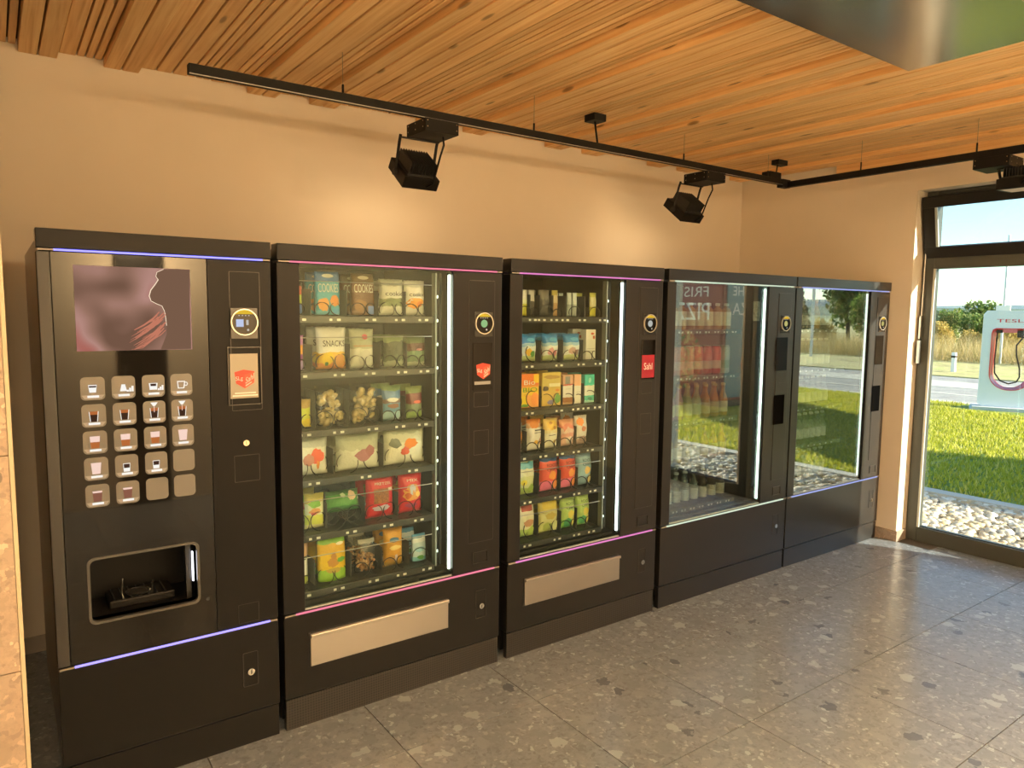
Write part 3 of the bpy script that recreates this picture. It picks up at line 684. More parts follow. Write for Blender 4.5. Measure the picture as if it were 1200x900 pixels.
for a, b, z0, z1 in ((.553, .640, .985, 1.080), (.553, .625, .466, .536)):
    MB().ring(rrect(a, b, z0, z1, .002), rrect(a+.001, b-.001, z0+.001, z1-.001, .002), -.0008, 0).build('blanking_cover', pm('panel seam', (.055, .052, .048), .3), c1)
keyplate(c1, .590, .288)

# ---- 2..5
def vending(name, label, x0, x1, wx0, wx1, ledc, leds, perf, screen, slot=False, lining=None, disp=(-.151, -.051), strip=(.90, 1.0, .88), ss=5.):
    t = thing(name, label, 'vending machine', ((x0+x1)/2, .55, 0), 'row of black vending machines')
    shell(t, x0, x1, wx0, wx1, perf, lining, M_cool if slot else M_glass)
    led(t, x0, x1, 1.767, ledc, leds, -.0085); led(t, x0, x1, .4515, ledc, leds)
    d = column(t, x1, None, screen, slot, *disp)
    bx('light_strip', emat('strip %s' % name+str(x0), strip, ss), (wx1-.009, wx1-.003, .020, .030, .485, 1.747), t)
    bx('light_strip', emat('strip %s' % name+str(x0), strip, ss), (x0+.040, x0+.050, .066, .076, .485, 1.747), t)  # added strip, hidden behind the left stile, brightens the goods
    bx('strip_holder', M_alu, (wx1-.0025, wx1+.004, .018, .034, .475, 1.757), t)
    return t, d
m2, d2 = vending('snack_machine', 'black snack vending machine with pink light lines next to the coffee machine', .715, 1.692, .797, 1.447, (1.0, .25, .36), .85, True, 'green', strip=(.93, 1.0, .86))
m3, d3 = vending('snack_machine', 'black snack vending machine with magenta light lines, third in the row', 1.7365, 2.7062, 1.806, 2.443, (.85, .25, .60), .85, True, 'white', strip=(.90, 1., 1.))
M_lin4 = pm('blue grey lining', (.05, .07, .085), .35)
m4, d4 = vending('drinks_machine', 'black glass-fronted drinks machine with pale light line, fourth in the row', 2.742, 3.8757, 2.809, 3.612, (.72, .86, .66), .9, False, 'gold', True, M_lin4, (-.177, -.064), ss=7.)
m5, d5 = vending('drinks_machine', 'black glass-fronted drinks machine beside the window, last in the row', 3.8883, 5.0128, 3.959, 4.760, (.45, .52, 1.0), .8, False, 'gold', True, M_lin4, (-.166, -.064), ss=2.5)
# displays
def disp_logo(d, x1, dark):
    sticker_cube(d, x1-.098, 1.342, .036, -.0068)
    bx('caption', pm('caption grey', (.30, .30, .29), .5), (x1-.143, x1-.060, -.0067, -.0063, 1.283, 1.297), d)
disp_logo(d2, 1.692, True)
bx('red_screen', pm('screen crimson', hexc('8c1628'), .3, emit=hexc('a81c30'), es=.12), (2.560, 2.650, -.0068, -.0063, 1.268, 1.385), d3)
text_flat('lettering', 'Sahl', M_paper, d3, 2.575, 2.635, 1.31, 1.345, -.0072)
# steel delivery flaps
for t, xa, xb in ((m2, .812, 1.420), (m3, 1.832, 2.436)):
    fl = bx('delivery_flap', M_steel, (xa, xb, -.010, -.001, .236, .364), t, .002)
    MB().box(xa, xb, -.020, -.010, .350, .364).build('flap_lip', M_steel, fl, .002)
    MB().ring(rrect(xa-.005, xb+.005, .230, .370, .003), rrect(xa-.001, xb+.001, .235, .365, .003), -.003, .0).build('flap_frame', M_blackm, fl)
MB().box(3.49, 3.555, .017, .0175, 1.56, 1.675).build('care_sticker', mixmat('sticker print', (.62, .62, .58), (.2, .2, .2), 60, .5), m4)

# ---- shelves, coils, dividers, tags
def coil(parent, cx, cz, r, y0, y1, pitch=.055, hand=1):
    n = int((y1-y0)/pitch*18); P = []
    for i in range(n+1):
        a = 2*PI*i/18*hand-PI/2; P.append((cx+r*math.cos(a), y0+(y1-y0)*i/n, cz+r*math.sin(a)))
    MB().tube(P, .0022, 4, caps=False).build('coil', M_wire, parent, smooth=True)
def shelf(root, xa, xb, z, lanes, rod=False, tall=.10):
    s = MB().box(xa, xb, .085, .66, z-.012, z-.003).build('shelf', M_rail, root)
    MB().box(xa, xb, .066, .084, z-.030, z-.003).build('shelf_rail', pm('shelf rail', (.05, .053, .053), .30, metal=.7), s, .002)
    for (a, b) in lanes:
        w = b-a; c = (a+b)/2
        if w > .078:
            r = min(.040, w*.25)
            coil(s, c-w*.27, z+r, r, .094, .50); coil(s, c+w*.27, z+r, r, .094, .50, hand=-1)
        elif w > .03: coil(s, c, z+w*.46, w*.44, .094, .50)
        for dx in (-.014, .016): bx('price_tag', M_tag, (c+dx-.0055, c+dx+.0055+(.004 if dx > 0 else 0), .0645, .0660, z-.022, z-.013), s)
    for i in range(len(lanes)-1):
        g = (lanes[i][1]+lanes[i+1][0])/2
        bx('divider', pm('divider grey', (.045, .048, .048), .35), (g-.0012, g+.0012, .12, .62, z-.003, z+tall), s)
    if rod: MB().tube([(xa+.01, .080, z+.128), (xb-.004, .080, z+.128)], .0018, 6).build('retaining_rod', M_alu, s)
    return s
def post(root, xa, xb):
    p = bx('lift_rail', pm('dull rail', (.20, .21, .18), .5, metal=.6), (xa, xa+.008, .07, .10, .49, 1.755), root)
    bx('lift_rail', M_inner, (xb-.010, xb, .08, .11, .49, 1.755), root)
    for k in range(12): bx('bracket', M_chrome, (xa+.009, xa+.015, .072, .080, .55+k*.10, .562+k*.10), root)
post(m2, 1.400, 1.436); post(m3, 2.378, 2.414)

# ---- products
def bagfn(W, h, T, style):
    def wid(v): return 1-.05*math.sin(PI*v) if style == 'bag' else 1.
    def t(u, v):
        if style == 'box': return T
        if style == 'pouch': return max(.0012, T*(1-.55*u*u)*max(0., 1-v**3.2)**.7)
        e = max(0., 1-u*u)**.5*max(0., math.sin(PI*min(1, max(0, v))))**.55
        return .0012+T*e*(1+.10*math.sin(5*u+7*v)+.06*math.sin(11*v-6*u))
    def front(u, v, off=0.): return (u*W/2*wid(v), -t(u, v)-off, v*h)
    def back(u, v): return (u*W/2*wid(v), t(u, v)*.9, v*h)
    return front, back
PRODUCTS = []
def product(name, label, cat, x0, x1, z, h, style, mat, patches=(), texts=(), T=None, y=.145, lean=0., group=None, behind=1, roll=0., content=None, n=(10, 12)):
    W = x1-x0; T = T or min(.032, W*.30)
    if style == 'box': T = .020
    front, back = bagfn(W, h, T, style)
    t = thing(name, label, cat, (0, 0, 0), group)
    nu, nv = n if style != 'box' else (2, 2); mb = MB(); V = []
    for v in range(nv+1):
        for u in range(nu+1):
            q = list(front(-1+2*u/nu, v/nv))
            if style == 'bag' and v == nv: q[2] += .0018*(-1)**u
            V.append(tuple(q))
    for v in range(nv+1):
        for u in range(nu+1): V.append(back(-1+2*u/nu, v/nv))
    o = (nu+1)*(nv+1); Fc = []
    for v in range(nv):
        for u in range(nu):
            a = v*(nu+1)+u; Fc.append((a, a+1, a+nu+2, a+nu+1)); Fc.append((o+a, o+a+nu+1, o+a+nu+2, o+a+1))
    for v in range(nv):
        a = v*(nu+1); Fc.append((a, a+nu+1, o+a+nu+1, o+a)); a += nu; Fc.append((a, o+a, o+a+nu+1, a+nu+1))
    for u in range(nu):
        Fc.append((u, o+u, o+u+1, u+1)); a = nv*(nu+1)+u; Fc.append((a, a+1, o+a+1, o+a))
    mb.add(V, Fc)
    b = mb.build('pack', mat, t, smooth=(style != 'box'))
    for pi_, pt in enumerate(patches):
        shape, cu, cv, ru, rv, pmt = pt; q = MB(); K = 18; off = .0012+.0005*pi_
        if shape == 'rect':
            g = 6; vs = [front(cu-ru+2*ru*i/g, cv-rv+2*rv*j/g, off) for j in range(g+1) for i in range(g+1)]
            q.add(vs, [(j*(g+1)+i, j*(g+1)+i+1, (j+1)*(g+1)+i+1, (j+1)*(g+1)+i) for j in range(g) for i in range(g)])
        else:
            jr = random.Random(int(1000*(cu+2)+100*cv+W*9999)); am = [1+(.30*(jr.random()-.5) if shape == 'blob' else 0) for _ in range(K)]
            vs = [front(cu, cv, off)]
            for rr in (.5, 1.):
                vs += [front(clampi(cu+ru*rr*am[k]*math.cos(2*PI*k/K), -.97, .97), clampi(cv+rv*rr*am[k]*math.sin(2*PI*k/K), .02, .98), off) for k in range(K)]
            fs = [(0, 1+k, 1+(k+1) % K) for k in range(K)]+[(1+k, 1+K+k, 1+K+(k+1) % K, 1+(k+1) % K) for k in range(K)]
            q.add(vs, fs)
        q.build('print', pmt, b, smooth=True)
    for (s, cu, cv, ru, rv, tm) in texts:
        text_on(s, lambda a, bb: front(cu-ru+2*ru*a, cv-rv+2*rv*bb, .0030), 1).build('lettering', tm, b)
    if content: content(t, b, W, h, T, front)
    t.location = ((x0+x1)/2, y, z+.001); t.rotation_euler = (lean, roll, 0)
    PRODUCTS.append(t)
    for k in range(behind):
        c = copy_tree(t); c['label'] = label+', one behind'; c.location = (t.location.x, y+.105*(k+1), t.location.z)
    return t
def colr(h, rough=.4): return pm('ink '+h, hexc(h), rough)
def bag2(*st): # bands (start, hex)
    return [(a, hexc(h)) for a, h in st]
_bm = [0]
def B(*st, **k):
    _bm[0] += 1; return bandmat('print film %d' % _bm[0], bag2(*st), **k)
def chips_content(mat, n, size, hmax=.85, flat=.25):
    def f(t, b, W, h, T, front):
        jr = random.Random(int(W*1e5)+n); mb = MB()
        for _ in range(n):
            u, v = jr.uniform(-.75, .75), jr.uniform(.06, hmax); p = Vector(front(u, v)); p.y *= jr.uniform(-.5, .85)
            a = Vector((jr.gauss(0, 1), jr.gauss(0, .6), jr.gauss(0, 1))).normalized(); bq = a.cross(Vector((jr.gauss(0, .4), 1, jr.gauss(0, .4)))).normalized(); cc = a.cross(bq)
            sz = size*jr.uniform(.7, 1.25); K = 8
            vs = [p+cc*(sz*flat)]+[p+(a*math.cos(2*PI*k/K)+bq*math.sin(2*PI*k/K)*.8)*sz for k in range(K)]+[p-cc*(sz*flat)]
            mb.add(vs, [(0, 1+k, 1+(k+1) % K) for k in range(K)]+[(9, 1+(k+1) % K, 1+k) for k in range(K)])
        o = mb.build('contents', mat, t, smooth=True); o['kind'] = 'stuff'
    return f
GP2 = 'snacks in the pink-lit machine'; GP3 = 'snacks in the magenta-lit machine'
Z2 = [1.576, 1.362, 1.137, .945, .728, .505]; XA2, XB2 = .757, 1.394
L2 = [[(.775, .86), (.905, 1.003), (1.054, 1.151), (1.177, 1.285), (1.290, 1.387)], [(.775, .86), (.907, 1.030), (1.045, 1.150), (1.190, 1.289), (1.297, 1.390)],
      [(.775, .883), (.901, 1.024), (1.042, 1.173), (1.186, 1.274), (1.295, 1.376)], [(.775, .947), (.980, 1.172), (1.191, 1.386)],
      [(.79, .929), (.938, 1.084), (1.109, 1.236), (1.259, 1.372)], [(.775, .861), (.899, 1.013), (1.056, 1.155), (1.188, 1.278), (1.320, 1.389)]]
for i in range(6): shelf(m2, XA2, XB2, Z2[i], L2[i], rod=i in (0, 1, 4, 5))
wht, blk, org_, yel, grn = colr('eceae0'), colr('26241f'), colr('e0912f'), colr('f0c92c'), colr('5f9a3a')
S = lambda *a, **k: product(*a, group=GP2, **k)
sh = ['top', 'second', 'third', 'fourth', 'fifth', 'bottom']
# shelf 1
S('snack_bag', 'multicoloured bag half hidden at the left of the top pink-lit shelf', 'snack bag', .778, .857, Z2[0], .125, 'bag', B((0, '5b7fd0'), (.3, 'b6c84a'), (.6, 'd05a35'), (.85, '3a3a38')))
S('cookie_bag', 'blue cookie bag with orange biscuits on the top pink-lit shelf', 'cookie bag', .907, 1.003, Z2[0], .168, 'pouch', B((0, '5fb8cc'), (.10, '49a8bf'), (.78, '3e6fa6'), rough=.45),
  [('blob', -.45, .24, .42, .16, colr('e3a24a')), ('blob', .5, .32, .42, .13, colr('d99040')), ('rect', .62, .08, .30, .07, colr('4b9fd0')), ('ellipse', 0, .90, .5, .045, colr('d8dcd2'))], [('COOKIES', 0, .62, .85, .10, wht)])
S('cookie_bag', 'brown cookie bag with blue corner on the top pink-lit shelf', 'cookie bag', 1.056, 1.151, Z2[0], .166, 'pouch', B((0, '8c6a52'), (.10, '6f4c30'), (.80, '6a5434'), rough=.45),
  [('blob', -.35, .22, .5, .14, colr('8d6236')), ('rect', .62, .12, .32, .10, colr('6b86c8')), ('ellipse', 0, .90, .5, .045, colr('c9bda6'))], [('COOKIES', 0, .64, .85, .10, wht)])
S('cookie_bag', 'white cookie bag with olive lower half on the top pink-lit shelf', 'cookie bag', 1.177, 1.285, Z2[0], .148, 'bag', B((0, 'e6e8d8'), (.24, '8e9a74'), (.46, 'dfe2d4'), (.8, 'b9bdae')), [('blob', -.1, .36, .6, .10, colr('76845a'))], [('cookie', .05, .60, .75, .06, blk)])
S('cookie_bag', 'white cookie bag with orange picture on the top pink-lit shelf', 'cookie bag', 1.290, 1.387, Z2[0], .146, 'bag', B((0, 'f0eee2'), (.8, 'dcddd2')), [('blob', -.1, .36, .8, .15, colr('eaa038')), ('blob', .3, .33, .3, .08, colr('d97f2a'))], [('cookie', .05, .60, .75, .055, blk)])
# shelf 2
S('snack_bag', 'purple and orange bag at the left end of the second pink-lit shelf', 'snack bag', .778, .858, Z2[1], .135, 'bag', B((0, 'b7a3df'), (.25, '9b4f9c'), (.45, 'f0a83c'), (.7, 'c98ad0')))
S('snack_bag', 'white snack bag with yellow foot on the second pink-lit shelf', 'snack bag', .907, 1.030, Z2[1], .165, 'bag', B((0, 'e2933a'), (.16, 'eec23a'), (.40, 'efeee6')), [('blob', -.35, .26, .35, .16, colr('f2cf30')), ('blob', .45, .22, .4, .15, colr('d99a4a')), ('blob', -.4, .13, .12, .05, colr('3f7a2c'))], [('SNACKS', .05, .62, .75, .07, blk)])
S('snack_bag', 'pale grey bag with a pink dot and white sticks on the second shelf', 'snack bag', 1.045, 1.150, Z2[1], .158, 'bag', B((0, 'd8dbcc'), (.5, 'a9b096'), (.72, 'c3c9b2')), [('ellipse', .1, .80, .22, .07, colr('c9606e')), ('blob', .1, .28, .55, .2, colr('c9ccc0')), ('rect', 0, .57, .8, .015, colr('b08a64'))])
S('snack_bag', 'dark see-through bag of greens on the second pink-lit shelf', 'snack bag', 1.195, 1.289, Z2[1], .130, 'bag', B((0, '9aa58c'), (.18, '5d6a55'), (.4, '4a5444'), (.8, '8a9a72'), namt=.3), [('blob', 0, .12, .7, .08, colr('aab49c'))])
S('snack_bag', 'dark maroon and green bag at the right of the second pink-lit shelf', 'snack bag', 1.297, 1.390, Z2[1], .128, 'bag', B((0, 'b5bda6'), (.14, '6f8a6a'), (.5, '5a3a38'), (.75, '68744f')), [('blob', .1, .55, .35, .04, colr('d08a8a'))])
# shelf 3
S('snack_bag', 'bright yellow green bag at the left end of the third pink-lit shelf', 'snack bag', .790, .883, Z2[2], .11, 'bag', B((0, 'e8d431'), (.3, 'c6cf35'), (.7, 'b89a4a')))
M_ban = islandmat('banana chip', [(0, hexc('c9b27a')), (.5, hexc('dcc48c')), (1, hexc('e6d29c'))], .6)
for q, (a, b) in enumerate(((.901, 1.024), (1.042, 1.170))):
    S('chips_bag', ('left' if q == 0 else 'right')+' clear bag of pale yellow fruit chips on the third shelf', 'chips bag', a, b, Z2[2], .160, 'bag', M_film, T=.034, content=chips_content(M_ban, 46, .017), behind=0)
S('snack_bag', 'blue bag with white lettering on the third pink-lit shelf', 'snack bag', 1.186, 1.274, Z2[2], .146, 'bag', B((0, 'a8d0dc'), (.25, '6c9cc0'), (.5, '7a6a70'), (.62, '5a86b8'), (.85, '7f9a70')), [('blob', -.05, .60, .6, .06, colr('e8ecec')), ('blob', .0, .42, .6, .07, colr('8a6258'))])
S('snack_bag', 'maroon and green bag at the right of the third pink-lit shelf', 'snack bag', 1.298, 1.376, Z2[2], .138, 'bag', B((0, '8fae62'), (.2, '75846a'), (.45, '6e3438'), (.78, '7d8c58')), [('blob', .1, .52, .5, .05, colr('dc6a5c'))])
# shelf 4
S('chips_bag', 'white chips bag with red figure at the left of the fourth shelf', 'chips bag', .800, .947, Z2[3], .150, 'bag', B((0, 'e9ecdf'), (.75, 'c9d0c8')), [('blob', .3, .52, .40, .20, colr('d9533a')), ('blob', -.2, .44, .3, .16, colr('c48a80')), ('blob', .35, .28, .1, .12, colr('e08a3c'))], T=.036)
S('chips_bag', 'wide white chips bag with mauve picture on the fourth shelf', 'chips bag', .980, 1.172, Z2[3], .152, 'bag', B((0, 'dfe3d2'), (.55, 'b8bfa8'), (.8, 'a8b09c'), namt=.3), [('blob', .15, .42, .45, .16, colr('a8707c')), ('blob', .45, .52, .2, .16, colr('9a5f68'))], T=.040)
S('chips_bag', 'wide white chips bag with orange lobster picture on the fourth shelf', 'chips bag', 1.191, 1.386, Z2[3], .155, 'bag', B((0, 'e6e8d6'), (.6, 'd2d7c2'), (.85, 'b4bca6'), namt=.2), [('blob', .15, .58, .36, .14, colr('e0862f')), ('blob', -.15, .40, .22, .12, colr('d4604a')), ('blob', -.6, .62, .25, .14, colr('6f7a70'))], T=.040)
# shelf 5
S('snack_bag', 'slim yellow and green fruit bag at the left of the fifth shelf', 'snack bag', .850, .930, Z2[4], .140, 'bag', B((0, 'e3e0a0'), (.12, 'd6e05a'), (.40, 'dfe6c0'), (.75, 'c9b85a'), (.86, 'a9a24a')), [('blob', -.1, .72, .6, .11, colr('6cae2e')), ('blob', -.1, .52, .6, .09, colr('d9a060')), ('blob', -.3, .46, .3, .05, colr('c8605a'))])
S('snack_bag', 'green bag slumped forward in its lane on the fifth shelf', 'snack bag', .942, 1.084, Z2[4]+.050, .085, 'bag', B((0, '2f6d35'), (.25, '4f9544'), (.8, '3c6a36')), [('blob', .45, .70, .25, .22, colr('e8cfb0')), ('blob', -.1, .75, .14, .12, colr('cfe0b8')), ('ellipse', .85, .55, .06, .08, colr('d8e4d0'))], T=.034, lean=-.25, behind=0)
S('pretzel_bag', 'red pretzel stick bag on the fifth shelf, left of the other red bag', 'snack bag', 1.109, 1.236, Z2[4], .185, 'bag', B((0, 'c9152a'), (.88, 'b01222')), [('rect', -.05, .52, .55, .17, mixmat('pretzel print', hexc('6b3d1c'), hexc('a86b38'), 160, .5)), ('blob', .0, .24, .65, .07, colr('b9b4cf')), ('rect', .62, .66, .16, .035, colr('e8dcd6'))], [('PRETZEL', .1, .80, .6, .028, wht)])
S('peanut_bag', 'red mixed snack bag with orange picture at the right of the fifth shelf', 'snack bag', 1.259, 1.372, Z2[4], .180, 'bag', B((0, 'c8182e'), (.88, 'b31326')), [('blob', -.05, .50, .72, .20, colr('d99a48')), ('blob', .0, .58, .3, .12, colr('c9cdd6')), ('blob', -.4, .44, .25, .08, colr('c0602c')), ('blob', .45, .46, .2, .07, colr('efc86a')), ('blob', -.1, .2, .5, .06, colr('a03a6a'))], [('MIX', .0, .80, .45, .030, wht)])
# shelf 6
S('snack_bag', 'white and green bag cut off at the left of the bottom shelf', 'snack bag', .775, .861, Z2[5], .170, 'bag', B((0, 'b8c84a'), (.22, 'e4e8e0'), (.62, '3a4a30'), (.68, 'd8b08a')))
S('snack_bag', 'yellow and green dried fruit bag on the bottom shelf', 'snack bag', .899, 1.013, Z2[5], .180, 'pouch', B((0, '8fc43a'), (.26, 'e8c41f'), (.64, 'dcae18'), (.84, '7fb83a')), [('blob', .0, .42, .42, .10, colr('c08a2a')), ('blob', .05, .56, .2, .07, colr('b8822a')), ('blob', .62, .46, .34, .055, colr('5fa83a')), ('blob', .0, .24, .55, .06, colr('b8a040')), ('ellipse', .55, .82, .3, .035, colr('f0e9c8'))])
M_nut = islandmat('nut', [(0, hexc('8a5a34')), (.5, hexc('c08a58')), (.8, hexc('d8b48a')), (1, hexc('6a3f26'))], .55)
S('nut_bag', 'clear bag of mixed nuts on the bottom shelf', 'nut bag', 1.056, 1.155, Z2[5], .150, 'bag', M_film, [('rect', .0, .90, .75, .05, colr('9a9a90'))], T=.032, content=chips_content(M_nut, 90, .0085, .52, .7))
S('snack_bag', 'golden orange bag on the bottom shelf beside the nuts', 'snack bag', 1.188, 1.278, Z2[5], .165, 'bag', B((0, 'a8842e'), (.14, 'd0992a'), (.9, 'c78d24')), [('ellipse', -.05, .72, .5, .06, colr('3f6a8a')), ('blob', -.35, .22, .4, .11, colr('b88a3a')), ('rect', .1, .24, .14, .09, colr('c8b8c0')), ('blob', .0, .52, .6, .06, colr('e8d080'))])
S('snack_pouch', 'small pale blue pouch at the right of the bottom shelf', 'snack pouch', 1.326, 1.389, Z2[5], .118, 'pouch', B((0, '6fb0c8'), (.15, 'bcd8e4'), (.7, 'dfeaf0'), (.85, '5fa0d0')), [('blob', .1, .14, .55, .08, colr('3f8a3a')), ('blob', .0, .45, .7, .1, colr('8fc4dc'))])

Z3 = [1.578, 1.362, 1.143, .930, .718, .508]; XA3, XB3 = 1.775, 2.374
L3 = [[(1.80, 1.84), (1.885, 1.936), (1.942, 1.985), (2.007, 2.068), (2.086, 2.125), (2.186, 2.240), (2.320, 2.372)], [(1.80, 1.99), (2.020, 2.125), (2.160, 2.263), (2.280, 2.365)],
      [(1.80, 2.00), (2.018, 2.138), (2.152, 2.213), (2.222, 2.275), (2.290, 2.360)], [(1.80, 1.914), (1.941, 2.028), (2.044, 2.131), (2.144, 2.238), (2.241, 2.325)],
      [(1.80, 1.988), (2.023, 2.135), (2.148, 2.250), (2.258, 2.355)], [(1.80, 1.992), (2.018, 2.140), (2.158, 2.250), (2.258, 2.348)]]
for i in range(6): shelf(m3, XA3, XB3, Z3[i], L3[i], rod=i in (4, 5))
S = lambda *a, **k: product(*a, group=GP3, **k)
S('snack_bar', 'slim yellow green bar standing at the left of the top magenta-lit shelf', 'snack bar', 1.896, 1.936, Z3[0], .122, 'bag', B((0, 'c8c840'), (.45, 'dce0b0'), (.6, 'd9d6c8')))
S('snack_bar', 'slim white and black bar on the top magenta-lit shelf', 'snack bar', 1.945, 1.980, Z3[0], .122, 'bag', B((0, '2a2622'), (.3, '3c3a36'), (.55, 'c8c4bc')))
S('snack_bar', 'dark speckled packet on the top magenta-lit shelf', 'snack packet', 2.007, 2.068, Z3[0], .124, 'bag', B((0, '4a4a48'), (.6, '7a756a'), namt=.4, nscale=120))
S('snack_bar', 'slim tan packet on the top magenta-lit shelf', 'snack packet', 2.086, 2.122, Z3[0], .124, 'bag', B((0, 'b08a58'), (.5, 'c8b48a'), (.8, 'b0a04a')))
S('snack_bar', 'pair of silver striped bars, left one on the top shelf', 'snack bar', 2.182, 2.210, Z3[0], .115, 'bag', B((0, '9aa8a4'), (.5, 'c8d4d0')))
S('snack_bar', 'pair of silver striped bars, right one on the top shelf', 'snack bar', 2.217, 2.244, Z3[0], .115, 'bag', B((0, 'a8b4b0'), (.5, 'd0dad6')))
S('snack_bar', 'pale yellow bar at the right end of the top magenta-lit shelf', 'snack bar', 2.330, 2.372, Z3[0], .118, 'bag', B((0, 'd8d64a'), (.4, 'dfe0b4'), (.8, 'c8cc6a')))
for q, (a, b) in enumerate(((1.896, 1.990), (2.030, 2.125), (2.160, 2.263))):
    S('snack_bag', ('leftmost', 'middle', 'rightmost')[q]+' of three blue topped white bags on the second shelf', 'snack bag', a, b, Z3[1], .130, 'bag', B((0, 'b8c88a'), (.2, 'dfe6e2'), (.55, '9cc4dc'), (.68, '2f82c8'), namt=.2),
      [('blob', -.2, .36, .4, .14, colr(('e8b83a', 'd8a0a4', 'c8a89a')[q])), ('blob', .3, .28, .35, .12, colr(('4a8a3a', 'b86a78', '8a6a5a')[q])), ('blob', .1, .8, .5, .07, colr('5aa8d8'))])
S('tea_box', 'white box with red leaf print at the right of the second shelf', 'box', 2.296, 2.359, Z3[1], .150, 'box', B((0, 'dcdfd2'), (.66, 'e4e4da')), [('blob', .3, .86, .35, .04, colr('c8603a')), ('blob', .6, .74, .25, .06, colr('b85a3a')), ('rect', 0, .36, .8, .004, colr('6a6a60')), ('rect', 0, .28, .8, .004, colr('6a6a60'))])
S('cereal_box', 'orange and yellow box with green lettering on the third shelf', 'box', 1.880, 2.000, Z3[2], .160, 'box', B((0, 'f0a858'), (.36, 'efc83a'), (.60, 'e89a40'), (.66, 'e87a24')), [('ellipse', -.55, .20, .40, .16, colr('f2d21c')), ('ellipse', .6, .24, .40, .20, colr('f09a50')), ('rect', .72, .86, .26, .13, colr('f4cc2a')), ('blob', -.4, .06, .4, .05, colr('6a9a3a'))], [('Bio', .05, .75, .55, .07, wht), ('BIO', .1, .53, .7, .065, colr('5a9a2c'))])
S('cereal_box', 'straw yellow box with brown print on the third shelf', 'box', 2.021, 2.136, Z3[2], .163, 'box', B((0, 'd8b858'), (.55, 'd0bc62'), (.8, 'd8c05c'), namt=.2), [('blob', -.65, .52, .3, .08, colr('4a3a22')), ('blob', .65, .20, .34, .14, colr('6aa048')), ('blob', -.1, .10, .35, .07, colr('8a84b0')), ('rect', .3, .62, .6, .05, colr('e8e2b8')), ('blob', .0, .86, .8, .06, colr('a8883a')), ('blob', .6, .46, .22, .04, colr('d8842c'))])
S('dessert_box', 'narrow white box with red band and brown foot on the third shelf', 'box', 2.152, 2.213, Z3[2], .146, 'box', B((0, 'c8a070'), (.06, '9a6230'), (.22, 'e4e2da'), (.64, 'b03a30'), (.68, 'd8a88a')), [('rect', -.1, .82, .5, .13, colr('8a8a86')), ('rect', 0, .52, .6, .004, colr('7a7a74'))])
S('dessert_box', 'narrow white and peach box on the third shelf', 'box', 2.224, 2.268, Z3[2], .146, 'box', B((0, 'e8e8dc'), (.62, 'e8b48a')), [('rect', .2, .4, .6, .004, colr('7a7a74'))])
S('dessert_box', 'turquoise and white box at the right of the third shelf', 'box', 2.294, 2.357, Z3[2], .142, 'box', B((0, 'a8e0d4'), (.08, '4ab8a4'), (.24, 'e4ece4'), (.62, '3fc0b0')), [('blob', .1, .14, .5, .06, colr('2f8a7c')), ('blob', .0, .8, .3, .1, colr('8adcd0'))])
S('snack_bag', 'white and orange bag cut off at the left of the fourth shelf', 'snack bag', 1.830, 1.914, Z3[3], .138, 'bag', B((0, 'e8d8c4'), (.3, 'e89a48'), (.7, 'e8e0d4')))
S('snack_bag', 'white bag with orange bowl picture, left on the fourth magenta-lit shelf', 'snack bag', 1.941, 2.028, Z3[3], .152, 'bag', B((0, 'e4e0d6'), (.72, 'd8a878'), (.86, 'd07a3a')), [('blob', -.2, .84, .6, .12, colr('e08a3a')), ('blob', .0, .28, .3, .07, colr('e0b050')), ('blob', .7, .30, .22, .12, colr('c09080')), ('rect', .25, .66, .5, .02, colr('4a4a4e')), ('rect', .15, .58, .5, .012, colr('7a7a78'))])
S('snack_bag', 'white bag with yellow cracker picture on the fourth magenta-lit shelf', 'snack bag', 2.044, 2.131, Z3[3], .148, 'bag', B((0, 'e8e4cc'), (.52, 'e8dca8'), (.62, 'e8c878')), [('blob', .0, .78, .75, .15, colr('e8c04a')), ('blob', .3, .70, .2, .06, colr('a8742c')), ('blob', -.2, .86, .2, .05, colr('b8822c')), ('blob', .3, .24, .3, .06, colr('d8b85a')), ('rect', -.1, .46, .5, .012, colr('6a6a5e'))])
S('snack_bag', 'pink and white striped bag on the fourth magenta-lit shelf', 'snack bag', 2.144, 2.238, Z3[3], .136, 'bag', B((0, 'e0b4a4'), (.3, 'd89a88'), (.5, 'e4c4b4'), (.66, 'd8806a'), (.8, 'e0a080'), namt=.5, nscale=25), [('blob', .1, .24, .5, .14, colr('e8d8cc'))])
S('snack_bag', 'white bag with orange fruit, right on the fourth magenta-lit shelf', 'snack bag', 2.241, 2.325, Z3[3], .148, 'bag', B((0, 'c8a898'), (.2, 'dcd8d0'), (.6, 'e0dcd6')), [('blob', -.35, .80, .5, .14, colr('e89040')), ('blob', .1, .56, .45, .09, colr('c87a50')), ('blob', .0, .22, .5, .1, colr('a88a80'))])
S('chips_bag', 'pale green chips bag with blue top at the left of the fifth shelf', 'chips bag', 1.880, 1.988, Z3[4], .178, 'bag', B((0, 'a8c06a'), (.2, 'd0d8a0'), (.52, 'dfe2c8'), (.72, '6ab0c8'), (.9, 'c8d0b0')), [('blob', -.4, .36, .3, .08, colr('e8d84a')), ('blob', .5, .18, .45, .12, colr('9ab850'))])
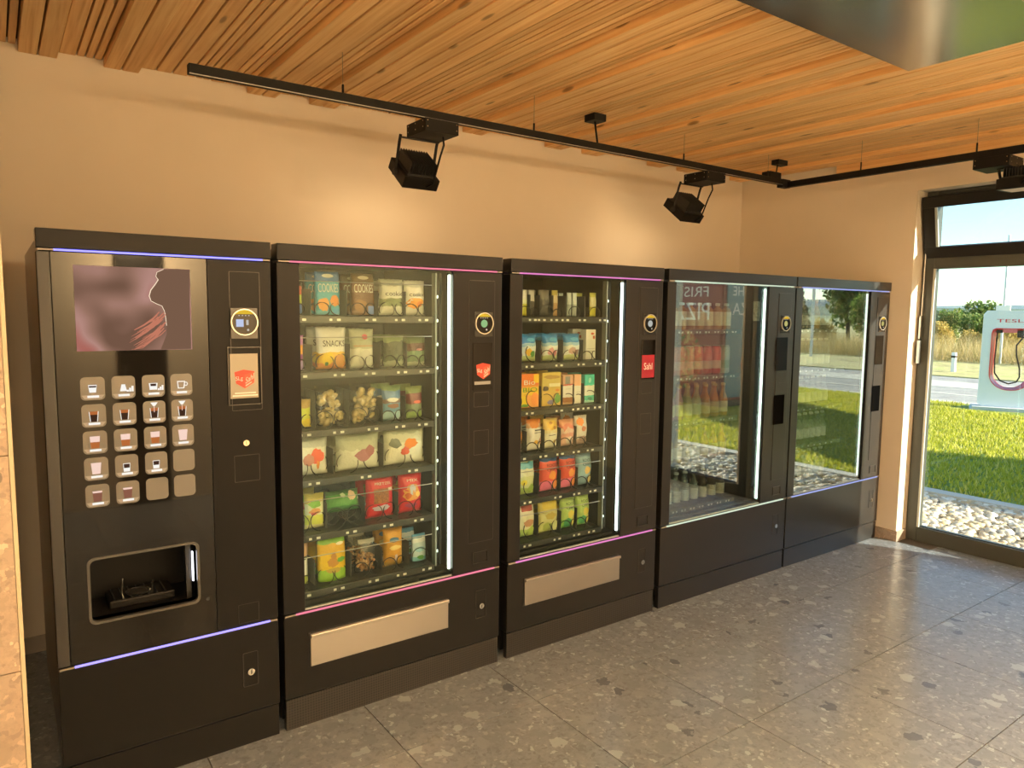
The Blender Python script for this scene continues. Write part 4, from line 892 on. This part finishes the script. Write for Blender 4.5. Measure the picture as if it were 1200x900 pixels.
for q, (a, b, c0, c1_, c2_, nm) in enumerate(((2.023, 2.135, 'd8523e', 'e87aa0', 'e8963a', 'left red'), (2.150, 2.252, 'd8523e', 'e87aa0', 'e8963a', 'right red'), (2.258, 2.358, '8fb4c4', '7f9fb4', 'e4c070', 'blue'))):
    S('chips_bag', nm+' root chips bag on the fifth magenta-lit shelf', 'chips bag', a, b, Z3[4], .172, 'bag', B((0, c1_), (.30, c0), (.86, '4a6aa0' if q < 2 else '6f92ac')), [('blob', .15, .46, .45, .12, colr(c2_)), ('blob', .55, .18, .35, .14, colr('e8904a' if q < 2 else 'd8cc90')), ('blob', -.35, .18, .4, .14, colr(c1_))], [('ROOT', .1, .76, .55, .040, blk), ('CHIPS', .1, .64, .6, .040, blk)], T=.030)
S('chips_bag', 'white chips bag with red square at the left of the bottom shelf', 'chips bag', 1.880, 1.992, Z3[5], .175, 'bag', B((0, 'a8c468'), (.25, 'd8d8b4'), (.6, 'e0dcc8')), [('rect', .0, .84, .6, .09, colr('9a3a30')), ('blob', .1, .42, .6, .10, colr('b88a6a')), ('blob', .5, .18, .4, .14, colr('b0cc60'))])
S('chips_bag', 'pale olive chips bag on the bottom magenta-lit shelf', 'chips bag', 2.018, 2.140, Z3[5], .168, 'bag', B((0, 'c8d088'), (.3, 'c8c88a'), (.66, 'd0c46a'), (.9, 'b8b060')), [('rect', .0, .84, .75, .10, colr('cfba3a')), ('blob', .0, .52, .6, .10, colr('b8a850')), ('blob', .6, .20, .4, .16, colr('d8dca0')), ('blob', -.3, .2, .4, .14, colr('a8b860'))])
for q, (a, b, nm) in enumerate(((2.158, 2.250, 'left green'), (2.258, 2.348, 'right green'))):
    S('chips_bag', nm+' root chips bag on the bottom magenta-lit shelf', 'chips bag', a, b, Z3[5], .166, 'bag', B((0, '7ab04a'), (.28, 'a8c870'), (.85, '9ab86a')), [('blob', .15, .46, .5, .12, colr('d8c84a')), ('blob', -.2, .2, .5, .14, colr('4a9a68')), ('blob', .55, .2, .35, .14, colr('d8d06a'))], [('ROOT', .1, .78, .55, .040, blk), ('CHIPS', .1, .66, .6, .040, blk)], T=.030)

# ---- bottles in the two drinks machines
def bottle(kind):
    t = thing('bottle', None, 'bottle', (0, 0, 0))
    if kind == 'milk':                       # squat bottle with a tall paper label
        MB().lathe([(.026, 0), (.028, .004), (.028, .10), (.024, .115), (.012, .125), (.011, .135)], n=16).build('bottle_body', glassmat('milky coffee', (.8, .7, .5), .05, .05, hexc('b98a4c'), .85), t, smooth=True)
        MB().lathe([(.0285, .020), (.0287, .022), (.0287, .098), (.0285, .100)], n=16).build('label', pm('cream label', hexc('e6dcc0'), .5, noise=.25, nscale=60), t, smooth=True)
        MB().lathe([(.0135, .134), (.0135, .148), (.012, .150)], n=14).build('cap', M_white, t, smooth=True)
    elif kind in ('red', 'floral', 'silver'):
        col = {'red': hexc('cf3038'), 'floral': hexc('d88a80'), 'silver': hexc('b8bcae')}[kind]
        MB().lathe([(.024, 0), (.029, .006), (.029, .145), (.024, .158), (.022, .160)], n=18).build('can_body', pm('can '+kind, col, .3, metal=.2, noise=.5 if kind == 'floral' else .15, nscale=60), t, smooth=True)
        MB().lathe([(.0235, .160), (.0245, .163), (.022, .1645)], n=18).build('can_rim', M_alu, t, smooth=True)
        MB().lathe([(.0293, .03), (.0295, .032), (.0295, .075), (.0293, .077)], n=18).build('label', pm('can label '+kind, hexc('e8b0a8') if kind != 'silver' else hexc('8aa08a'), .4, noise=.4, nscale=80), t, smooth=True)
    else:
        liq = {'orange': 'd9821e', 'amber': 'c98a30', 'pale': 'c9b878', 'pinkdrink': 'd8a0a8', 'clear': 'c8d4d0', 'dark': '4a3a2c'}[kind]
        tall = 1.0
        prof = [(.024, 0), (.0275, .004), (.0275, .090), (.025, .108), (.016, .132), (.0115, .146), (.0105, .170), (.0125, .172), (.0125, .178), (.0105, .180)]
        cl = kind in ('clear', 'dark')
        MB().lathe(prof, n=16).build('bottle_body', glassmat('bottle glass '+kind, (.93, .95, .93) if cl else (.95, .85, .6), .05, .0, hexc(liq), .12 if kind == 'clear' else .8), t, smooth=True)
        if kind == 'clear':
            MB().lathe([(.022, .004), (.0255, .008), (.0255, .088), (.023, .106), (.014, .128), (.009, .142)], n=16).build('drink', glassmat('clear drink', (.85, .9, .88), .02, .0, hexc('b8c8c4'), .35), t, smooth=True)
        MB().lathe([(.0280, .022), (.0282, .024), (.0282, .084), (.0280, .086)], n=16).build('label', pm('bottle label '+kind, {'orange': hexc('e8c8a0'), 'amber': hexc('e8d8b8'), 'pale': hexc('e8e4c8'), 'pinkdrink': hexc('e8e0b0'), 'clear': hexc('dfe4e4'), 'dark': hexc('e4dccc')}[kind], .5, noise=.25, nscale=70), t, smooth=True)
        MB().lathe([(.0125, .178), (.0135, .180), (.0135, .190), (.0115, .193)], n=14).build('cap', M_white if cl else pm('cap gold', hexc('d8b070'), .35, metal=.4), t, smooth=True)
    return t
PB = {}
def put(kind, x, y, z, label, group):
    if kind not in PB: PB[kind] = bottle(kind); o = PB[kind]
    else: o = copy_tree(PB[kind])
    o['label'] = label; o['group'] = group; o.location = (x, y, z+.001); return o
def drink_shelf(root, xa, xb, z):
    s = bx('shelf', pm('drinks shelf', (.10, .13, .15), .25, metal=.3), (xa, xb, .090, .66, z-.010, z), root)
    bx('shelf_rail', pm('drinks rail', (.16, .19, .20), .25, metal=.6), (xa, xb, .074, .089, z-.026, z), s, .001)
    return s
ZD = [1.510, 1.252, 1.000, .755, .505]
XD = [2.936, 3.008, 3.082, 3.158, 3.238, 3.318, 3.396]
rows4 = [['milk']*7, ['floral', 'floral', 'floral', 'red', 'red', 'red', 'silver'], ['pinkdrink', 'pinkdrink', 'pale', 'pale', 'orange', 'orange', 'amber'],
         ['pale', 'pale', 'pale', 'pale', 'amber', 'amber', 'orange'], ['clear', 'clear', 'clear', 'clear', 'dark', 'dark', 'dark']]
kname = {'milk': 'iced coffee bottle with cream label', 'floral': 'pink patterned can', 'red': 'red can', 'silver': 'silver can', 'pinkdrink': 'pink drink bottle', 'pale': 'pale yellow drink bottle', 'orange': 'orange drink bottle', 'amber': 'amber drink bottle', 'clear': 'clear lemonade bottle', 'dark': 'dark cola bottle'}
for r_, z in enumerate(ZD):
    s = drink_shelf(m4, 2.80, 3.46, z)
    for i, xx in enumerate(XD):
        k = rows4[r_][i]
        lab = '%s, %s from left, %s shelf, fourth machine' % (kname[k], ORD[i], sh[r_] if r_ < 4 else 'bottom')
        put(k, xx, .135, z, lab, 'drinks in the fourth machine')
        if r_ in (2, 4): put(k, xx-.004, .205, z, '%s behind the %s one, %s shelf, fourth machine' % (kname[k], ORD[i], sh[r_] if r_ < 4 else 'bottom'), 'drinks in the fourth machine')
        for dx in (-.012, .014): bx('price_tag', M_tag, (xx+dx-.006, xx+dx+.006, .0725, .0738, z-.020, z-.010), s)
XE = [4.080+.068*i for i in range(7)]
for r_, z in enumerate(ZD):
    s = drink_shelf(m5, 3.95, 4.60, z)
    for i, xx in enumerate(XE):
        k = 'amber' if r_ == 0 and i in (0, 1, 4) else 'clear'
        put(k, xx, .150, z, '%s, %s from left, %s shelf, last machine' % (kname[k], ORD[i], sh[r_] if r_ < 4 else 'bottom'), 'drinks in the last machine')
        bx('price_tag', M_tag, (xx-.008, xx+.008, .0725, .0738, z-.020, z-.010), s)
#--OUTSIDE--
# ================================================================== OUTSIDE
GZ = -.10
def slab(name, mat, x0, x1, y0=-70, y1=60, z=GZ, th=.3):
    return tag(bx(name, mat, (x0, x1, y0, y1, z-th, z)), kind='structure')
gb = slab('gravel_bed', mixmat('gravel soil', (.22, .20, .17), (.42, .38, .32), 40), XR+.30, 7.20, -12, 8, GZ-.03)
slab('trim_kerb', pm('concrete kerb', (.55, .51, .44), .9, noise=.1, nscale=8), 7.20, 7.36, -40, 30, GZ+.01)
M_lawn = mixmat('lawn soil and grass', (.10, .17, .022), (.20, .27, .035), 3.5, .95, (.32, .33, .06), 8, .6, .03)
slab('lawn', M_lawn, 7.36, 15.4)
M_asph = mixmat('asphalt', (.30, .29, .27), (.42, .40, .36), 2.2, .9, detail=8)
slab('road', M_asph, 15.4, 22.2, z=GZ-.01)
for q, (a, b) in enumerate(((15.4, 15.75), (17.1, 17.3), (18.9, 20.6))): slab('trim_%d' % (q+1), mixmat('pale paving', (.55, .52, .44), (.66, .62, .52), 3., .9), a, b, z=GZ-.004, th=.05)
slab('meadow', mixmat('dry meadow', (.30, .28, .10), (.55, .46, .20), 1.6, .95, (.40, .42, .12)), 22.2, 140, -160, 160, GZ+.02)
slab('far_field', mixmat('far field', (.16, .24, .10), (.32, .36, .16), .02, .95), 140, 900, -900, 900, GZ-.2)
# pebbles: the ones in view are stones of their own, the rest one mass
SM = []
M_peb = randmat('pebble', [(0, hexc('d8d2c6')), (.25, hexc('b8a58c')), (.45, hexc('e6e0d4')), (.65, hexc('a89880')), (.8, hexc('cdb890')), (1, hexc('8e8a84'))], .7)
M_pebi = islandmat('pebble mass', [(0, hexc('d8d2c6')), (.25, hexc('b8a58c')), (.45, hexc('e6e0d4')), (.65, hexc('a89880')), (.8, hexc('cdb890')), (1, hexc('8e8a84'))], .7)
phi = (1+5**.5)/2
ICO = np.array([(-1, phi, 0), (1, phi, 0), (-1, -phi, 0), (1, -phi, 0), (0, -1, phi), (0, 1, phi), (0, -1, -phi), (0, 1, -phi), (phi, 0, -1), (phi, 0, 1), (-phi, 0, -1), (-phi, 0, 1)])/math.hypot(1, phi)
IF = [(0, 11, 5), (0, 5, 1), (0, 1, 7), (0, 7, 10), (0, 10, 11), (1, 5, 9), (5, 11, 4), (11, 10, 2), (10, 7, 6), (7, 1, 8), (3, 9, 4), (3, 4, 2), (3, 2, 6), (3, 6, 8), (3, 8, 9), (4, 9, 5), (2, 4, 11), (6, 2, 10), (8, 6, 7), (9, 8, 1)]
for q in range(6):
    v = ICO*(1+nrs.uniform(-.16, .16, (12, 1)))*np.array([1., .78, .52])
    mb = MB().add([tuple(p) for p in v], IF); me = mb.build('stone', M_peb, None, smooth=True); SM.append(me)
spots = []
jr = random.Random(21)
def zone(n, xa, xb, ya, yb):
    return [(jr.uniform(xa, xb), jr.uniform(ya, yb), jr.uniform(.026, .058), jr.uniform(0, 6.28), jr.uniform(-.4, .4)) for _ in range(n)]
# visible wedge of the bed, seen through window_1 from indoors
near = [s for s in zone(900, 5.75, 7.16, -.75, .75) if -.44+.35*(s[0]-5.2)-.62 < s[1] < .19+.5*(s[0]-6.1)+.12][:300]
for i, (x, y, r, a, b) in enumerate(near):
    o = SM[i % 6] if i < 6 else SM[i % 6].copy()
    if i >= 6: COL.objects.link(o)
    o.parent = gb; o.location = (x, y, GZ-.03+r*.45); o.scale = (r, r, r); o.rotation_euler = (b, b*.7, a)
def mass(name, L, parent):
    V = []; Fs = []
    for i, (x, y, r, a, b) in enumerate(L):
        v = ICO*np.array([r, r*.78, r*.55]); c, s = math.cos(a), math.sin(a); o = 12*i
        V += [(x+p[0]*c-p[1]*s, y+p[0]*s+p[1]*c, GZ-.03+r*.35+p[2]) for p in v]; Fs += [(p+o, q+o, t+o) for p, q, t in IF]
    ob = MB().add(V, Fs).build(name, M_pebi, parent, smooth=True); ob['kind'] = 'stuff'; return ob
mass('pebbles', zone(5200, 5.38, 7.17, -5.2, 1.6), gb)
# grass blades
def blades(name, n, xa, xb, ya, yb, h, mat):
    x = nrs.uniform(xa, xb, n); y = nrs.uniform(ya, yb, n)
    ok = ~(((x > 10.5) & (x < 12.9) & (y > -8.35) & (y < -5.65)) | ((abs(x-15.05) < .75) & (abs(y-2.8) < .75)) | ((abs(x-30) < .2) & (abs(y-8.48) < .3)))
    x, y = x[ok], y[ok]; n = len(x); a = nrs.uniform(0, 6.28, n); hh = nrs.uniform(.5, 1.2, n)*h; w = nrs.uniform(.006, .012, n)
    lx = nrs.uniform(-.5, .5, n)*hh; ly = nrs.uniform(-.5, .5, n)*hh; co = np.zeros((n, 3, 3))
    co[:, 0] = np.stack([x-w*np.cos(a), y-w*np.sin(a), np.full(n, GZ)], 1); co[:, 1] = np.stack([x+w*np.cos(a), y+w*np.sin(a), np.full(n, GZ)], 1); co[:, 2] = np.stack([x+lx, y+ly, GZ+hh], 1)
    me = bpy.data.meshes.new(name); me.vertices.add(3*n); me.vertices.foreach_set('co', co.ravel()); me.loops.add(3*n); me.loops.foreach_set('vertex_index', np.arange(3*n)); me.polygons.add(n)
    me.polygons.foreach_set('loop_start', np.arange(0, 3*n, 3)); me.update(calc_edges=True); me.materials.append(mat)
    o = bpy.data.objects.new(name, me); COL.objects.link(o); return o
M_blade = islandmat('grass blade', [(0, (.30, .33, .02)), (.5, (.46, .46, .03)), (.8, (.60, .55, .07)), (1, (.70, .60, .18))], .6, .5)
tag(blades('grass', 120000, 7.37, 15.3, -8, 6, .055, M_blade), 'short bright green lawn grass between kerb and road', 'grass', kind='stuff')
M_blade2 = islandmat('meadow blade', [(0, (.34, .30, .10)), (.5, (.55, .43, .19)), (1, (.66, .50, .28))], .7, .4)
def tall(name, n):
    o = blades(name, n, 29.5, 34, -30, 26, 1.0, M_blade2); me = o.data; return o
tag(tall('meadow_grass', 26000), 'tall dry golden grass in front of the far shrubs', 'grass', kind='stuff')

# shrubs and trees beyond the road
def leafcloud(blobs, n, size, mat, name):
    V = np.zeros((n, 4, 3)); tot = sum(b[3]*b[3]*b[4] for b in blobs); i = 0
    for (cx, cy, cz, rx, rz) in blobs:
        k = int(n*rx*rx*rz/tot)
        for _ in range(k):
            if i >= n: break
            d = nrs.normal(size=3); d /= np.linalg.norm(d); rr = nrs.uniform(.55, 1.05)
            p = np.array([cx, cy, cz])+d*np.array([rx, rx, rz])*rr
            a = nrs.normal(size=3); a /= np.linalg.norm(a); b = np.cross(a, nrs.normal(size=3)); b /= np.linalg.norm(b); s = size*nrs.uniform(.6, 1.3)
            V[i] = [p-a*s, p-b*s*.6, p+a*s, p+b*s*.6]; i += 1
    V = V[:i]; mb = MB().add([tuple(q) for q in V.reshape(-1, 3)], [(4*k, 4*k+1, 4*k+2, 4*k+3) for k in range(i)])
    return mb.build(name, mat, None)
LM = {'gold': islandmat('golden leaf', [(0, (.30, .24, .05)), (.5, (.50, .38, .08)), (1, (.62, .42, .14))], .7, .4),
      'green': islandmat('green leaf', [(0, (.07, .14, .03)), (.6, (.16, .25, .05)), (1, (.30, .34, .08))], .7, .4),
      'pine': islandmat('pine needle', [(0, (.035, .075, .035)), (.6, (.07, .13, .05)), (1, (.12, .19, .07))], .7)}
def plant(kind, h):
    t = thing('shrub' if kind == 'gold' else 'tree', None, 'shrub' if kind == 'gold' else 'tree', (0, 0, 0))
    if kind == 'gold': bl = [(nrs.uniform(-.35, .35), nrs.uniform(-.35, .35), h*nrs.uniform(.3, .55), h*.26, h*.42) for _ in range(6)]
    elif kind == 'green': bl = [(nrs.uniform(-.55, .55), nrs.uniform(-.55, .55), h*nrs.uniform(.25, .8), h*.20, h*.22) for _ in range(9)]
    else: bl = [(0, 0, h*(.18+.09*k), h*.24*(1-.095*k), h*.07) for k in range(9)]
    f = leafcloud(bl, 2600, h*.035, LM[kind], 'foliage'); f.parent = t
    tk = MB().tube([(0, 0, -.1), (.05, .02, h*.4), (0, .05, h*.75)], [h*.03, h*.022, h*.01], 7).build('trunk', pm('bark', (.10, .07, .045), .9), None); tk.parent = t
    return t
protos = {('gold', 0): plant('gold', 1.9), ('gold', 1): plant('gold', 1.5), ('green', 0): plant('green', 3.4), ('green', 1): plant('green', 2.6), ('pine', 0): plant('pine', 3.6), ('pine', 1): plant('pine', 2.9)}
used = set(); jr = random.Random(4)
def place(kind, x, y, s, label, group):
    k = (kind, jr.randint(0, 1))
    if k in used: o = copy_tree(protos[k])
    else: o = protos[k]; used.add(k)
    o['label'] = label; o['group'] = group; o.location = (x, y, GZ); o.rotation_euler = (0, 0, jr.uniform(0, 6.28)); o.scale = (s, s, s)
# straight ahead through the window
for i in range(6): place('gold', 35.3+.5*(i % 2), 14.6-i*1.45, jr.uniform(.80, .95), 'golden shrub beyond the road, %s from the window jamb' % ORD[i], 'golden shrubs beyond the road')
for q, (xx, ya, st, nn, nm) in enumerate(((38.6, 16.6, 1.95, 6, 'front'), (41.2, 17.6, 2.05, 6, 'middle'), (44.0, 18.4, 2.3, 6, 'rear'))):
    for i in range(nn):
        kd = 'pine' if (i+q) % 3 == 1 else 'green'
        place(kd, xx, ya-i*st, jr.uniform(.70, .78)+.06*q, '%s, %s from the window jamb in the %s tree row' % ('dark conifer' if kd == 'pine' else 'green tree', ORD[i], nm), nm+' tree row beyond the road')
# the stretch the drinks machines mirror
for i in range(8): place('gold' if i % 2 else 'green', 39.5, -13.5-i*2.6, jr.uniform(.85, 1.0), '%s mirrored in the drinks machine, %s in the near row' % ('golden shrub' if i % 2 else 'green tree', ORD[i]), 'mirrored near tree row')
for i in range(6): place('green' if i % 3 else 'pine', 47.5, -15-i*4.6, jr.uniform(1.5, 1.75), 'tall %s mirrored in the drinks machine, %s in the far row' % ('green tree' if i % 3 else 'conifer', ORD[i]), 'mirrored far tree row')
for k in protos:
    if k not in used: place(k[0], 60, -70, 1, 'lone %s standing far off beyond the mirrored trees' % k[0], 'far off plants')
# far hills
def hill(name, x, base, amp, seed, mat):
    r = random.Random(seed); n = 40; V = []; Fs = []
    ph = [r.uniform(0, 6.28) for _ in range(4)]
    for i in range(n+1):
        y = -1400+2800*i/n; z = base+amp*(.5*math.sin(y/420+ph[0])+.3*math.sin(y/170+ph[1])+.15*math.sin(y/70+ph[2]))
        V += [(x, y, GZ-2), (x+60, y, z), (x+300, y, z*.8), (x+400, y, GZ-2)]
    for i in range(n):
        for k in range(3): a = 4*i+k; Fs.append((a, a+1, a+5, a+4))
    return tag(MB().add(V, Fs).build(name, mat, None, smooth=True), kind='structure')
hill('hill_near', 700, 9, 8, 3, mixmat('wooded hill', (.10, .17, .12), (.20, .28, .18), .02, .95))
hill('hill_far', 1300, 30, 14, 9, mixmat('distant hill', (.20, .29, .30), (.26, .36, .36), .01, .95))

# charging pillar
cp = thing('charging_station', 'white electric car charging pillar with red lined opening on the lawn edge', 'charger', (0, 0, 0))
M_chw = pm('charger white', (.80, .82, .82), .3); M_chr = pm('charger red', hexc('d8202c'), .3)
W_, H_ = .98, 1.83
outer = [(-W_/2*.98, .06), (W_/2*.98, .06)]+[(W_/2*.96-.06+.06*math.cos(a), H_-.06+.06*math.sin(a)) for a in np.linspace(0, PI/2, 6)]+[(-W_/2*.96+.06+.06*math.cos(a), H_-.06+.06*math.sin(a)) for a in np.linspace(PI/2, PI, 6)]
def slot(hw, z0, z1, rt, rb, n=6):
    P = []
    for cx, cz, r, a0 in ((hw-rt, z1-rt, rt, 0), (-hw+rt, z1-rt, rt, 90), (-hw+rb, z0+rb, rb, 180), (hw-rb, z0+rb, rb, 270)):
        for i in range(n+1): a = math.radians(a0+90*i/n); P.append((cx+r*math.cos(a), cz+r*math.sin(a)))
    return P
inn = slot(.325, .38, 1.50, .07, .30)
def resample(P, n):
    P = [Vector((p[0], 0, p[1])) for p in P]; P.append(P[0]); L = [0]
    for a, b in zip(P, P[1:]): L.append(L[-1]+(b-a).length)
    out = []; j = 0
    for i in range(n):
        d = L[-1]*i/n
        while L[j+1] < d: j += 1
        t = (d-L[j])/(L[j+1]-L[j]+1e-9); q = P[j].lerp(P[j+1], t); out.append((q.x, q.z))
    return out
def radial(P, n, c=(0, .94)):
    """outline sampled by angle about c, so that two outlines pair up"""
    out = []
    for i in range(n):
        a = 2*PI*i/n; d = Vector((math.cos(a), math.sin(a))); best = None
        for (x1, z1), (x2, z2) in zip(P, P[1:]+P[:1]):
            e = Vector((x2-x1, z2-z1)); w = Vector((x1-c[0], z1-c[1])); den = d.x*e.y-d.y*e.x
            if abs(den) < 1e-9: continue
            t = (w.x*e.y-w.y*e.x)/den; s = (w.x*d.y-w.y*d.x)/den
            if t > 0 and -1e-6 <= s <= 1+1e-6 and (best is None or t < best): best = t
        out.append((c[0]+d.x*best, c[1]+d.y*best))
    return out
ro, ri = radial(outer, 72), radial(inn, 72)
MB().ring(ro, ri, -.11, .11).build('frame', M_chw, cp)
ri2 = [(x*.955, .94+(z-.94)*.975) for x, z in ri]
lin = MB(); K = len(ri)
lin.add([(x, -.112, z) for x, z in ri]+[(x*.80, .11, .92+(z-.94)*.90) for x, z in ri]+[(x*1.02, .11, .94+(z-.94)*1.01) for x, z in ri],
        [(i, i+K, (i+1) % K+K, (i+1) % K) for i in range(K)]+[(i+K, i+2*K, (i+1) % K+2*K, (i+1) % K+K) for i in range(K)])
lin.build('red_lining', M_chr, cp)
MB().ring([(x*1.03, .94+(z-.94)*1.015) for x, z in ri], ri, -.120, -.108).build('red_rim', M_chr, cp)
MB().prism([(-.60, 0), (.60, 0), (.56, .06), (-.56, .06)], -.3, .3).build('base', pm('concrete base', (.55, .56, .55), .9), cp)
text_flat('lettering', 'TESLA', M_chr, cp, -.27, .27, 1.615, 1.675, -.112)
MB().tube([(.20, -.02, 1.44), (.14, -.05, 1.33), (.06, -.06, 1.20), (.07, -.06, 1.02), (.13, -.05, .78), (.14, -.04, .62), (.10, -.04, .53), (-.02, -.04, .49), (-.15, -.03, .54), (-.24, -.02, .68), (-.255, -.02, .9), (-.24, -.02, 1.44)], .013, 7).build('cable', M_blackm, cp, smooth=True)
MB().box(.06, .24, -.07, .03, 1.34, 1.47).build('plug_holder', M_blackm, cp, .02)
MB().box(-.26, -.16, -.05, .05, 1.42, 1.49).build('cable_inlet', M_blackm, cp, .01)
cp.location = (15.05, 2.80, GZ); cp.rotation_euler = (0, 0, math.radians(-67))

# mast, post
ms = thing('lamp_mast', 'slender white mast with small sign behind the charging pillar', 'mast', (30, 8.48, GZ))
MB().tube([(30, 8.48, GZ), (30, 8.48, 4.6)], .045, 8).build('pole', pm('galvanised', (.5, .52, .53), .4, metal=.6), ms)
bx('sign', M_white, (29.94, 29.99, 8.25, 8.72, 1.72, 2.05), ms, .01)
ps = thing('marker_post', 'short white roadside marker post beyond the road', 'post', (24, 7.53, GZ))
bx('post', M_white, (23.94, 24.06, 7.47, 7.59, GZ, .52), ps, .02); bx('reflector', M_blackm, (23.935, 24.065, 7.465, 7.595, .36, .42), ps)
m2_ = thing('lamp_mast', 'tall white lamp mast mirrored in the last drinks machine', 'mast', (27.5, -14.5, GZ))
MB().tube([(27.5, -14.5, GZ), (27.5, -14.5, 5.2)], .06, 8).build('pole', M_white, m2_)

# pizza kiosk that stands out of frame and shows in the drinks machine's glass
kx0, kx1, ky0, ky1, kh = 10.65, 12.75, -8.2, -5.8, 2.95
kk = thing('pizza_kiosk', 'dark red pizza kiosk mirrored in the fourth machine', 'kiosk', ((kx0+kx1)/2, (ky0+ky1)/2, GZ))
M_kr = pm('kiosk red', hexc('7a1c26'), .4); M_kt = pm('kiosk teal', hexc('4f7a80'), .4)
bx('body', M_kr, (kx0, kx1, ky0, ky1, GZ+.12, kh), kk, .02)
bx('plinth', M_blackm, (kx0+.04, kx1-.04, ky0+.04, ky1-.04, GZ, GZ+.12), kk)
bx('roof', pm('kiosk roof', (.12, .12, .12), .6), (kx0-.08, kx1+.08, ky0-.08, ky1+.08, kh, kh+.1), kk, .01)
bx('side_panel', M_kt, (kx0+.06, kx1-.06, ky1, ky1+.02, GZ+.18, kh-.05), kk)
bx('front_panel', pm('kiosk crimson', hexc('8c2430'), .4), (kx0-.02, kx0, ky0+.06, ky1-.06, GZ+.18, kh-.05), kk)
def on_front(s, y0, w, z0, h): text_on(s, lambda a, b: (kx0-.024, y0-w*a, z0+h*b), 1).build('lettering', M_txtw, kk)
on_front('FRISCHE', -6.15, 1.25, 1.93, .19); on_front('PIZZA', -6.12, 1.12, 1.50, .32)
def on_side(s, x0, w, z0, h): text_on(s, lambda a, b: (x0+w-w*a, ky1+.024, z0+h*b), 1).build('lettering', M_txtw, kk)
on_side('FRISCHE', 10.85, 1.0, 1.95, .17); on_side('PIZZA', 10.85, .95, 1.60, .22)
M_piz = mixmat('pizza print', hexc('d8b070'), hexc('c0392b'), 9., .6, hexc('5a7a3a'), 3)
def disc(fn): return MB().add([fn(0, 0)]+[fn(math.cos(2*PI*k/32), math.sin(2*PI*k/32)) for k in range(32)], [(0, 1+k, 1+(k+1) % 32) for k in range(32)])
disc(lambda a, b: (kx0-.023, -6.85+a*.60, .76+b*.60)).build('pizza_picture', M_piz, kk)
disc(lambda a, b: (11.7-a*.55, ky1+.023, .70+b*.55)).build('pizza_picture', M_piz, kk)
